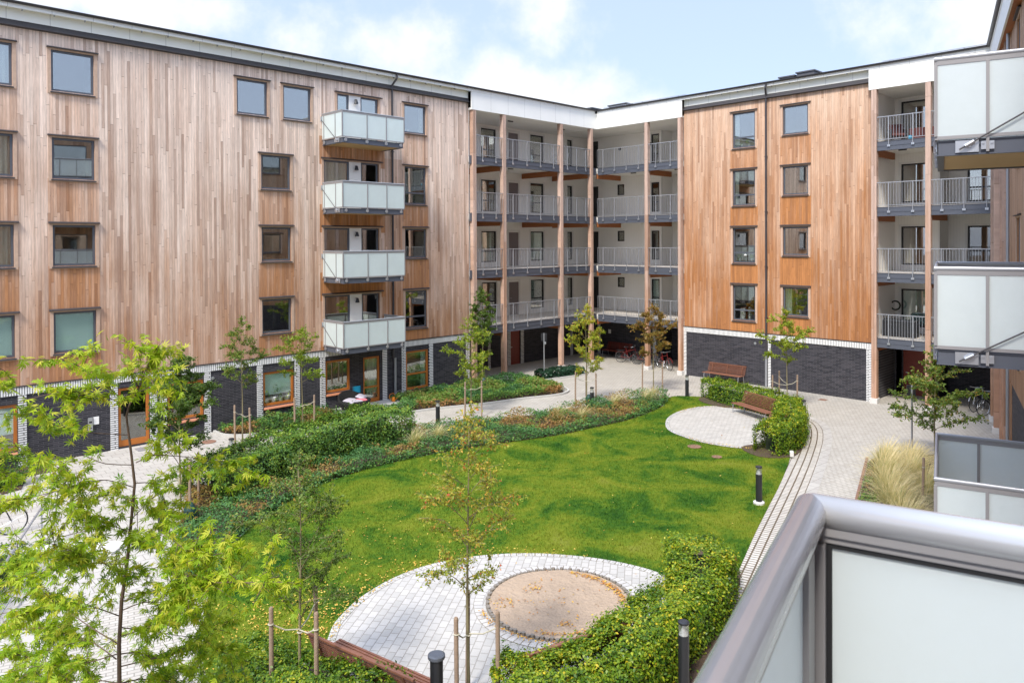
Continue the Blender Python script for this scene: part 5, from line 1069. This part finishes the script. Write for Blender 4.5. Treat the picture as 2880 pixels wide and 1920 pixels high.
TR = [('young green tree against the left brick wall, left of the plant-filled wooden window', 11.49, 25.62, 4.37, 1.9, 2.0, 15, 'f_green', .07, 1, .55, 90),
 ('young green tree beside the lowest frosted balcony of the left wing', 13.72, 25.41, 3.85, 1.9, 1.9, 14, 'f_yellow', .07, 2, .30, 85),
 ('dark green young tree in front of the wooden entrance door, behind the maple', 7.51, 20.61, 4.1, 2.1, 1.5, 24, 'f_green', .07, 3, .30, 130),
 ('staked tree with orange and red autumn leaves in front of the sandpit', 7.4, 8.6, 4.5, 1.85, 1.75, 22, 'f_autumn', .05, 4, .40, 95),
 ('sparse dull green staked tree between the maple and the sandpit tree', 5.6, 10.5, 3.75, 1.9, 1.3, 20, 'f_green', .05, 5, .50, 105),
 ('yellow-green staked tree standing in the strip before the left gallery posts', 20.24, 23.28, 4.04, 1.9, 1.2, 17, 'f_yellow', .075, 6, .45, 85),
 ('dark leaved young tree in the wall bed by the first gallery post', 24.5, 27.3, 4.75, 1.4, 2.0, 20, 'f_green', .085, 7, .35, 140),
 ('bright yellow-green staked tree before the inner corner of the galleries', 24.92, 20.98, 4.32, 1.9, 1.3, 17, 'f_yellow', .08, 8, .70, 85),
 ('brownish autumn staked tree in front of the parked bicycles', 29.21, 20.47, 4.05, 2.4, 1.7, 16, 'f_rust', .085, 9, .55, 90),
 ('yellow-green staked tree behind the hedge, before the right brick wall', 30.3, 14.42, 4.1, 2.2, 1.9, 15, 'f_yellow', .08, 10, .50, 85),
 ('broad layered young tree beside the frosted balconies at the right', 26.0, 7.5, 3.6, 3.0, .9, 22, 'f_green', .085, 11, .62, 55)]
for (lb, x, y, h_, w_, c0, n_, mt, lf, sd_, tn_, per) in TR: young_tree(lb, x, y, h_, w_, c0, n_, mt, lf, sd_, tn_, per, prof=.35 if 'layered' not in lb else .25)
def stakes(x, y, pts, h, label):
    root = thing('tree_support', label, 'tree stakes', (x, y, 0), group='timber stakes tied to young trees'); q = MB()
    for (sx, sy) in pts:
        mb = MB(); hh = h*random.uniform(.97, 1.03); lx, ly = random.uniform(-.02, .02), random.uniform(-.02, .02)
        mb.tube([(sx-x, sy-y, 0), (sx-x+lx, sy-y+ly, hh-.02), (sx-x+lx, sy-y+ly, hh)], [.036, .034, .024], 10); build(mb, 'stake', M['stake'], root)
        a = Vector((sx-x, sy-y, hh-.25)); b = Vector((0, 0, hh-.42)); mid = a.lerp(b, .5)-Vector((0, 0, .05)); q.tube([a, mid, b], .011, 5); q.torus(a, (0, 0, 1), .036, .012, 12, 5)
    q.torus((0, 0, h-.42), (0, 0, 1), .035, .012, 12, 5); build(q, 'rope', M['rope'], root)
stakes(7.4, 8.6, [(7.08, 8.5), (7.62, 8.18), (7.70, 8.98)], 1.6, 'three tall stakes roped to the orange-leaved tree in the foreground')
stakes(5.6, 10.5, [(5.2, 10.65), (6.05, 10.8), (5.62, 10.05)], 1.6, 'three stakes roped to the sparse green tree by the long slatted bench')
stakes(11.49, 25.62, [(11.1, 25.35), (11.45, 24.9)], 1.5, 'two stakes of the tree by the left brick wall, next to a dark bollard')
stakes(13.72, 25.41, [(13.3, 25.2), (13.95, 24.95)], 1.5, 'two stakes of the tree beside the lowest left balcony')
stakes(7.51, 20.61, [(7.45, 19.8), (7.95, 20.5)], 1.5, 'two stakes at the left end of the big dark shrub')
stakes(20.24, 23.28, [(19.75, 23.1), (20.35, 22.75)], 1.5, 'stakes of the yellow-green tree at the left part of the perennial strip')
stakes(24.92, 20.98, [(24.55, 21.3), (25.05, 20.55), (25.35, 21.35)], 1.5, 'three stakes round the bright tree before the gallery corner')
stakes(29.21, 20.47, [(28.85, 20.85), (29.55, 20.2)], 1.5, 'two stakes of the brownish tree before the bicycles')
stakes(30.3, 14.42, [(30.75, 15.0), (30.55, 14.1), (29.9, 14.9)], 1.5, 'three stakes of the tree rising behind the L-shaped hedge')
mb = MB(); mb.tube([(0, 0, 0), (.02, -.03, 1.45)], .035, 8); mb.torus((.02, -.03, 1.2), (0, 0, 1), .036, .012, 12, 5, 1); tag(build(mb, 'stake', [M['stake'], M['rope']], None, (21.3, 6.45, .02)), 'lone timber stake among the pale grasses at the right', 'stake')
mb = MB(); mb.tube([(0, 0, 0), (.02, .02, 1.35)], .03, 8); tag(build(mb, 'stake', [M['stake']], None, (24.2, 27.0, .02)), 'lone short stake in the wall bed beside the dark leaved tree', 'stake')
mb = MB(); mb.lathe([(.09, 0), (.14, .12), (.12, .34), (.05, .42)], (0, 0, 0), 10)
# ================================================================ OBJECTS
def bollard(x, y, label, h=1.0, base=False):
    o = thing('bollard_light', label, 'bollard light', (x, y, 0), group='bollard lights'); r = .085
    mb = MB(); mb.lathe([(r, .0), (r, h-.22)], (0, 0, 0), 24); build(mb, 'body', M['black'], o, smooth=False)
    mb = MB(); mb.lathe([(r-.006, h-.22), (r-.006, h-.045)], (0, 0, 0), 24); build(mb, 'lens', M['lampglass'], o)
    mb = MB(); mb.lathe([(r-.01, h-.22), (.035, h-.13), (.022, h-.05)], (0, 0, 0), 20); build(mb, 'reflector_cone', M['white_trim'], o)
    mb = MB(); mb.lathe([(r, h-.046), (r+.004, h-.04), (r+.004, h-.012), (r-.02, h)], (0, 0, 0), 24); build(mb, 'cap', M['black'], o)
    if base: mb = MB(); mb.lathe([(.15, -.01), (.15, .07), (.12, .09)], (0, 0, 0), 20); build(mb, 'concrete_base', M['white_stone'], o)
bollard(18.12, 22.83, 'bollard light on the path left of centre, below the lowest white-framed wooden window', 1.0)
bollard(29.7, 18.95, 'bollard light at the far tip of the lawn near the bench against the brick wall', 1.0)
bollard(18.9, 9.8, 'bollard light on a pale concrete base at the right edge of the lawn', 1.05, True)
bollard(28.2, 12.75, 'bollard light standing against the hedge by the curve of granite setts', 1.0)
bollard(24.6, 20.4, 'bollard light among the stakes of the bright tree before the gallery corner', .95)
bollard(6.6, 19.4, 'bollard light seen between maple branches on the entrance path', 1.0)
bollard(10.15, 6.55, 'bollard light rising from the foreground hedge by the aluminium handrail', 1.15)
o = thing('bollard', 'wide black bollard with a flat round cap beside the end of the long slatted bench', 'bollard', (6.91, 8.77, 0))
mb = MB(); mb.lathe([(.095, 0), (.10, .95)], (0, 0, 0), 24); build(mb, 'body', M['black'], o)
mb = MB(); mb.lathe([(.128, .951), (.132, .965), (.13, 1.0), (.10, 1.015)], (0, 0, 0), 28); build(mb, 'cap', M['frame_grey'], o)
bollard(10.0, 23.1, 'bollard light behind the stake of the tree by the left brick wall', 1.0)
def bench(x, y, rot, L_, label, wood='bench_wood', gap=None):
    """slatted bench, local x along it, sitter faces local -y"""
    o = thing('park_bench', label, 'bench', (x, y, 0), rot, group='slatted wooden benches'); h = L_/2
    mb = MB()
    for i in range(9): mb.box(-h, h, -.30+i*.058, -.30+i*.058+.038, .415-.012*i*.25, .445-.012*i*.25)
    build(mb, 'seat', M[wood], o)
    mb = MB()
    for i in range(8):
        z = .455+i*.05; yy = .235+i*.021; mb.box(-h, h, yy, yy+.016, z, z+.026)
    mb.box(-h, h, .395, .44, .845, .875)
    for xx in (-h*.8, 0, h*.8): mb.beam((xx, .262, .42), (xx, .425, .85), .04, .02)
    build(mb, 'backrest', M[wood], o)
    for xx in (-h+.09, h-.09):
        mb = MB(); mb.tube([(xx, -.29, .0), (xx, -.27, .36), (xx, -.22, .405), (xx, .20, .385), (xx, .27, .34), (xx, .33, .0)], .017, 8); build(mb, 'leg', M['steel'], o)
    return o
bench(34.0, 19.55, -math.pi/2, 2.1, 'slatted bench standing against the black brick wall of the right wing')
bench(28.0, 14.72, -math.pi/2-.40, 2.15, 'slatted bench at the far round patio, facing the lawn in front of the hedge')
bench(26.5, 13.05, math.pi+.38, 2.1, 'slatted bench at the far round patio half hidden behind the bushy hedge')
bench(6.60, 9.9, R(90+11), 2.35, 'long slatted bench in the foreground, seen from behind, left of the sandpit')
bench(9.1, 8.12, R(180-14), 2.1, 'slatted bench behind the sandpit, mostly hidden by the foreground hedge')
bench(36.6, 28.4, -math.pi/2, 1.9, 'dark red bench in the shade under the corner gallery', 'door_red')
def bicycle(x, y, rot, label, col='black', carrier=None, lean=.06):
    o = thing('bicycle', label, 'bicycle', (x, y, 0), rot, group='parked bicycles'); o.rotation_euler[0] = lean
    w = .335
    for xx in (-.53, .53):
        mb = MB(); mb.torus((0, 0, 0), (0, 1, 0), w-.012, .009, 32, 6)
        for i in range(16): a = i*math.pi/8; mb.tube([(0, (-1)**i*.02, 0), ((w-.02)*math.cos(a), 0, (w-.02)*math.sin(a))], .0016, 4)
        mb.tube([(0, -.03, 0), (0, .03, 0)], .02, 8); wh = build(mb, 'wheel', M['steel'], o, (xx, 0, w+.01))
        mb = MB(); mb.torus((0, 0, 0), (0, 1, 0), w, .018, 32, 8); build(mb, 'tyre', M['rubber'], wh)
    z = w+.01; mb = MB(); st = (-.20, 0, .80); bb = (-.07, 0, .29); hd = (.36, 0, .82); hb = (.41, 0, .64); r = .015
    for a, b in ((bb, st), (bb, hb), ((-.17, 0, .70), hd), (hd, hb), (hb, (.53, .0, z))): mb.tube([a, b], r, 8)
    for s in (-.05, .05): mb.tube([(-.53, s, z), bb], .009, 6); mb.tube([(-.53, s, z), (-.18, 0, .74)], .008, 6)
    mb.tube([st, (-.23, 0, .92)], .012, 8); mb.tube([hd, (.32, 0, .98)], .012, 8); build(mb, 'frame', M[col], o)
    mb = MB()
    for xx in (-.53, .53):
        pts = [(xx+(w+.03)*math.cos(a), 0, z+(w+.03)*math.sin(a)) for a in [math.pi*(.12+.07*i) for i in range(12)]]
        for a, b in zip(pts, pts[1:]): mb.beam(a, b, .045, .004)
    build(mb, 'mudguard', M[col], o)
    mb = MB(); mb.tube([(.18, -.29, .99), (.30, -.24, 1.01), (.34, -.05, 1.0), (.34, .05, 1.0), (.30, .24, 1.01), (.18, .29, .99)], .012, 8); build(mb, 'handlebar', M['steel'], o)
    mb = MB(); mb.lathe([(.0, .0), (.075, .01), (.08, .03), (.05, .05)], (-.27, 0, .92), 12); mb.box(-.24, -.06, -.022, .022, .925, .965); build(mb, 'saddle', M['black'], o, bevel=.01)
    mb = MB(); mb.torus((-.07, -.04, .29), (0, 1, 0), .085, .008, 20, 5); mb.tube([(-.07, -.05, .29), (.02, -.06, .16)], .008, 6); mb.tube([(-.07, .05, .29), (-.16, .06, .42)], .008, 6); mb.box(-.02, .07, -.12, -.06, .15, .17); mb.box(-.20, -.11, .06, .12, .41, .43); build(mb, 'crank', M['steel'], o)
    mb = MB(); mb.box(-.78, -.30, -.07, .07, .735, .745); mb.tube([(-.72, .06, .735), (-.53, .06, z)], .006, 5); mb.tube([(-.72, -.06, .735), (-.53, -.06, z)], .006, 5); build(mb, 'luggage_rack', M['black'], o)
    if carrier: mb = MB(); mb.box(-.80, -.38, -.17, .17, .75, .98); build(mb, 'crate', M[carrier], o, bevel=.02)
bicycle(3.35, 21.9, R(-8), 'black bicycle at the left edge beside the metal handrail')
bicycle(35.55, 26.6, R(-70), 'red bicycle in front of the dark bench under the corner gallery', 'red')
bicycle(35.7, 25.5, R(-60), 'second red bicycle behind the post, right of the first one under the corner gallery', 'red')
bicycle(35.2, 23.9, R(-115), 'red bicycle under the gallery right of the post and behind the brown tree', 'red')
bicycle(35.3, 8.0, R(150), 'bicycle with a red crate under the far right gallery', 'black', 'red')
bicycle(35.9, 8.6, R(165), 'silver-wheeled bicycle behind the broad layered tree at the right', 'rail_grey')
# handrail and step at the left edge
o = thing('handrail', 'sloping galvanised double handrail at the left edge of the entrance path', 'handrail', (4.25, 20.5, 0))
mb = MB(); mb.tube([(.0, .0, .0), (0, 0, .92)], .025, 8); mb.tube([(-1.45, -2.9, -.3), (-1.45, -2.9, .62)], .025, 8); build(mb, 'upright', M['steel'], o)
mb = MB(); mb.tube([(.06, .12, .93), (0, 0, .92), (-2.0, -4.0, .40)], .026, 10); mb.tube([(.36, -.15, .62), (-1.7, -4.1, .08)], .026, 10); build(mb, 'rail', M['steel'], o)
mb = MB(); mb.box(-1.1, .9, -.35, .35, 0, .05); tag(build(mb, 'doorstep', M['white_stone'], None, (4.9, 19.6, .005), R(-48)), 'pale concrete step across the path beside the maple', 'step')
def sign(x, y, h, label, rot):
    o = thing('sign_post', label, 'sign post', (x, y, 0), rot, group='slender metal sign posts')
    mb = MB(); mb.tube([(0, 0, 0), (0, 0, h)], .03, 12); build(mb, 'pole', M['steel'], o)
    mb = MB(); mb.box(-.15, .15, .032, .075, h-.42, h-.02); build(mb, 'sign_plate', M['black'], o, bevel=.008)
    mb = MB(); mb.box(.03, .11, -.03, .03, h-.58, h-.46); build(mb, 'tag_box', M['steel'], o, bevel=.008)
sign(28.29, 26.7, 2.4, 'slender metal sign post with a dark plate beside the low evergreen hedge', R(-45))
sign(26.86, 8.45, 2.35, 'slender metal sign post with a dark plate beside the layered tree at the right', R(-45))
# terrace furniture
o = thing('daybed', 'round black wicker daybed on the terrace under the lowest left balcony', 'daybed', (17.25, 27.45, .06))
mb = MB(); n = 40
prof = [(.30, 0), (.50, .05), (.66, .22), (.70, .42), (.62, .44), (.55, .34), (.0, .30)]
b = len(mb.v)
for (r_, z) in prof:
    for j in range(n):
        t = 2*math.pi*j/n; bk = max(0, math.sin(t))**1.5*.28 if z > .3 and r_ > .56 else 0; mb.v.append((r_*math.cos(t), r_*math.sin(t), z+bk))
for i in range(len(prof)-1):
    for j in range(n): mb.f.append((b+i*n+j, b+i*n+(j+1) % n, b+(i+1)*n+(j+1) % n, b+(i+1)*n+j)); mb.m.append(0); mb.a.append(0)
M['wicker'] = brick('black_wicker', (.022, .021, .022), (.012, .012, .012), (.004, .004, .004), .05, .025, .006, bump=1, var=.3)
build(mb, 'wicker_shell', M['wicker'], o, smooth=True)
M['cushion'] = mat('lilac_grey_fabric', (.42, .39, .44), .9, var=.08, vscale=5, bump=(120, .3, .005)); M['pink'] = mat('pink_fabric', (.62, .14, .17), .9, var=.12, bump=(100, .4, .005))
def pillow(name, x, y, z, sx, sy, sz, rot, m, label, cat='cushion', tilt=0, grp='cushions on the daybed'):
    bm = bmesh.new(); bmesh.ops.create_grid(bm, x_segments=10, y_segments=10, size=1)
    top = [v for v in bm.verts]
    for v in top: f = max(0, (1-v.co.x**4)*(1-v.co.y**4))**.5; v.co.z = f+.06*mnoise.noise(Vector((v.co.x*2+x, v.co.y*2, 0)))
    r_ = bmesh.ops.duplicate(bm, geom=bm.verts[:]+bm.edges[:]+bm.faces[:])
    for v in r_['geom']:
        if isinstance(v, bmesh.types.BMVert): v.co.z *= -1
    bmesh.ops.remove_doubles(bm, verts=bm.verts, dist=.001)
    for v in bm.verts: v.co = Vector((v.co.x*sx, v.co.y*sy, v.co.z*sz))
    for f in bm.faces: f.smooth = True
    bmesh.ops.recalc_face_normals(bm, faces=bm.faces)
    me = D.meshes.new(name); bm.to_mesh(me); bm.free(); me.materials.append(M[m]); o = link(name, me, None, (x, y, z), rot); o.rotation_euler[0] = tilt
    return tag(o, label, cat, grp)
pillow('cushion', 16.98, 27.35, .50, .27, .22, .07, .5, 'cushion', 'pale lilac cushion at the left side of the round daybed')
pillow('cushion', 17.05, 27.1, .47, .33, .20, .07, .1, 'cushion', 'long lilac-grey cushion lying in the middle of the daybed')
pillow('cushion', 17.60, 27.45, .55, .30, .20, .07, .7, 'cushion', 'light grey cushion at the right side of the daybed', tilt=.3)
pillow('blanket', 17.35, 27.15, .49, .30, .15, .05, -.5, 'pink', 'crumpled pink blanket between the grey cushions on the daybed', 'blanket', grp=None)
M['cyan'] = mat('turquoise_fabric', (.01, .36, .58), .7); M['orange'] = mat('orange_plastic', (.75, .22, .01), .4); M['teal'] = mat('dark_teal_cover', (.005, .04, .035), .6)
o = thing('garden_chair', 'chair with a turquoise back panel behind the daybed', 'chair', (17.75, 28.02, .06))
mb = MB(); mb.box(-.2, .2, -.01, .01, .55, .85); build(mb, 'back_panel', M['cyan'], o, bevel=.01)
mb = MB(); mb.box(-.2, .2, -.35, -.0, .42, .45); build(mb, 'seat', M['black'], o)
for sx in (-.18, .18):
    for sy in (-.33, -.02): mb = MB(); mb.tube([(sx, sy, 0), (sx, sy, .45 if sy < -.1 else .85)], .012, 6); build(mb, 'leg', M['black'], o)
def can(x, y, m, label):
    o = thing('watering_can', label, 'watering can', (x, y, .06), R(-30), group='watering cans by the downpipe')
    mb = MB(); mb.lathe([(.08, .0), (.085, .06), (.075, .19), (.06, .20)], (0, 0, 0), 16); build(mb, 'body', M[m], o, smooth=True)
    mb = MB(); mb.tube([(.08, 0, .08), (.22, 0, .22), (.27, 0, .28)], [.03, .018, .03], 8); build(mb, 'spout', M[m], o)
    mb = MB(); mb.tube([(-.10, 0, .08), (-.20, 0, .20), (-.14, 0, .34), (.0, 0, .38), (.06, 0, .27)], .012, 6); build(mb, 'handle', M[m], o)
can(19.35, 27.55, 'orange', 'orange plastic watering can at the right edge of the terrace'); can(19.95, 27.85, 'steel', 'small grey metal watering can at the foot of the downpipe')
# watering bags at the tree stakes
for x, y, lb in ((24.8, 20.75, 'dark green watering bag at the foot of the bright tree before the gallery corner'), (7.3, 19.4, 'dark green watering bag near the stakes left of the brown perennials'), (24.3, 27.0, 'blue-green watering bag in the wall bed beneath the dark leaved tree')):
    mb = MB(); mb.lathe([(.12, 0), (.17, .12), (.15, .36), (.07, .50), (.05, .52)], (0, 0, 0), 12); tag(build(mb, 'watering_bag', M['teal'], None, (x, y, .03), smooth=True), lb, 'watering bag', 'tree watering bags')
# toy, litter
o = thing('toy_car', 'tiny red toy on the lawn edge beside the hedge and granite setts', 'toy', (15.1, 8.42, .045), .5)
mb = MB(); mb.box(-.08, .08, -.05, .05, .02, .07); mb.box(-.03, .05, -.04, .04, .07, .11); build(mb, 'body', M['red'], o, bevel=.012)
for sx in (-.05, .05):
    for sy in (-.05, .05): mb = MB(); mb.tube([(sx, sy-.01, .02), (sx, sy+.01, .02)], .022, 10); build(mb, 'wheel', M['rubber'], o)
mb = MB(); mb.box(-.12, .12, -.06, .06, 0, .16); tag(build(mb, 'garden_light', M['white_stone'], None, (23.75, 11.15, .045), .5, bevel=.01), 'small grey box light on the mulch at the near end of the bushy hedge', 'garden light')
# gallery furniture
def bistro(x, y, z, rot, m, label, grp):
    o = thing('bistro_chair', label, 'chair', (x, y, z), rot, group=grp)
    mb = MB(); mb.lathe([(.19, .43), (.20, .445), (.19, .46)], (0, 0, 0), 16); build(mb, 'seat', M[m], o)
    mb = MB(); mb.tube([(-.17, .12, .45), (-.19, .20, .78), (-.10, .22, .90), (.10, .22, .90), (.19, .20, .78), (.17, .12, .45)], .013, 6)
    for i in range(4): a = -.12+i*.08; mb.tube([(a*.8, .17, .46), (a*1.2, .22, .88)], .009, 5)
    mb.torus((0, .21, .70), (0, 1, .1), .09, .009, 16, 5); build(mb, 'backrest', M[m], o)
    for sx in (-.15, .15):
        for sy in (-.13, .13): mb = MB(); mb.tube([(sx*.8, sy*.8, .45), (sx*1.15, sy*1.15, 0)], .011, 6); build(mb, 'leg', M[m], o)
bistro(32.0, 29.3, 11.52, R(120), 'white_trim', 'left one of the two white openwork chairs on the top left gallery', 'white chairs on the top gallery')
bistro(33.0, 29.4, 11.52, R(230), 'white_trim', 'right one of the two white openwork chairs on the top left gallery', 'white chairs on the top gallery')
o = thing('bistro_table', 'small white round table between the two white chairs on the top gallery', 'table', (32.5, 29.5, 11.52))
mb = MB(); mb.lathe([(.30, .70), (.31, .71), (.30, .725)], (0, 0, 0), 20); build(mb, 'table_top', M['white_trim'], o)
mb = MB(); mb.tube([(0, 0, .7), (0, 0, .1)], .02, 8)
for i in range(3): a = i*2.094; mb.tube([(0, 0, .15), (.25*math.cos(a), .25*math.sin(a), 0)], .014, 6)
build(mb, 'pedestal', M['white_trim'], o)
M['maroon'] = mat('maroon_wood', (.09, .022, .018), .6, var=.2)
def lounge(x, y, z, rot, label):
    o = thing('armchair', label, 'chair', (x, y, z), rot)
    mb = MB(); mb.box(-.3, .3, -.3, .25, .28, .38); build(mb, 'seat', M['maroon'], o, bevel=.02)
    mb = MB(); mb.box(-.3, .3, .22, .30, .38, .85); build(mb, 'backrest', M['maroon'], o, bevel=.02)
    for sx in (-.28, .28): mb = MB(); mb.box(sx-.03, sx+.03, -.3, .28, .0, .58); build(mb, 'armrest', M['black'], o, bevel=.01)
lounge(35.4, 11.75, 11.52, R(-60), 'dark red armchair behind the railing of the top right gallery')
mb = MB(); mb.box(-.25, .25, -.5, .5, .0, .55); o = tag(build(mb, 'storage_bench', M['maroon'], None, (35.5, 10.7, 11.52), bevel=.02), 'reddish brown storage bench on the top right gallery beside the post', 'storage bench')
mb = MB(); mb.lathe([(.0, 0), (.07, .03), (.09, .09), (.06, .15), (0, .17)], (0, 0, 0), 12); tag(build(mb, 'ball', M['cyan'], None, (34.75, 11.0, 11.54), smooth=True), 'small bright blue ball on the floor of the top right gallery', 'ball')
mb = MB(); mb.box(-.04, .04, -.22, .22, 0, .45); tag(build(mb, 'wooden_board', M['bench_wood'], None, (35.9, 22.9, 8.65)), 'wooden board leaning on the second highest right gallery', 'board')
mb = MB(); mb.torus((0, 0, 0), (1, .1, 0), .20, .035, 20, 8); tag(build(mb, 'wreath', M['core'], None, (36.9, 12.32, 4.15)), 'dark twig wreath hanging on the white side wall of the lowest right gallery', 'wreath')
mb = MB(); mb.box(-.3, .3, -.7, .7, 0, .75); tag(build(mb, 'grill_cover', M['black'], None, (35.4, 11.6, 2.9), bevel=.04), 'black covered furniture behind the railing of the lowest right gallery', 'covered furniture')
# window-sill things
def pot(x, y, z, label, plant=True, s=1.0, sc='white_trim', grp='flower pots on window sills'):
    o = thing('potted_plant', label, 'potted plant', (x, y, z), group=grp)
    mb = MB(); mb.lathe([(.05*s, 0), (.07*s, .12*s), (.065*s, .125*s)], (0, 0, 0), 12); build(mb, 'pot', M[sc], o)
    P_ = NR.normal((0, 0, .24*s), (.07*s, .05*s, .08*s), (60, 3)); leafmesh('leaves', P_, .07*s, M['f_shrub'], NR.random(60), parent=o)
for i in range(4): pot(13.75+i*.3, 28.40, .72, ('leftmost', 'second', 'third', 'rightmost')[i]+' pot plant behind the wooden ground-floor window by the young green tree', s=1.5+.3*(i % 2))
def wpot(yy, z, label): pot(34.62, yy, z, label)
wpot(18.85, 11.94, 'left pot plant in the top narrow window of the right wing'); wpot(18.45, 11.94, 'right pot plant in the top narrow window of the right wing')
wpot(18.95, 6.15, 'pot plant left of the white lamp in the third-row window of the right wing'); wpot(18.28, 6.15, 'pot plant right of the white lamp in the third-row window of the right wing')
wpot(18.8, 3.25, 'left pot plant in the lowest narrow window of the right wing'); wpot(18.4, 3.25, 'right pot plant in the lowest narrow window of the right wing')
o = thing('table_lamp', 'white table lamp with a flared shade on the third-row window sill of the right wing', 'lamp', (34.64, 18.62, 6.15))
mb = MB(); mb.lathe([(.06, 0), (.02, .04), (.035, .14), (.02, .26), (.01, .34)], (0, 0, 0), 14); build(mb, 'lamp_base', M['white_trim'], o, smooth=True)
mb = MB(); mb.lathe([(.13, .30), (.07, .48)], (0, 0, 0), 16); build(mb, 'lamp_shade', M['white_trim'], o)
for x, lb in ((20.66, 'left'), (20.85, 'right')):
    mb = MB(); mb.lathe([(.04, 0), (.05, .10), (.045, .11)], (0, 0, 0), 12); tag(build(mb, 'flower_pot', M['white_trim'], None, (x, 28.38, 12.38)), lb+' empty white pot in the top window right of the balconies', 'flower pot', 'empty pots on a sill')
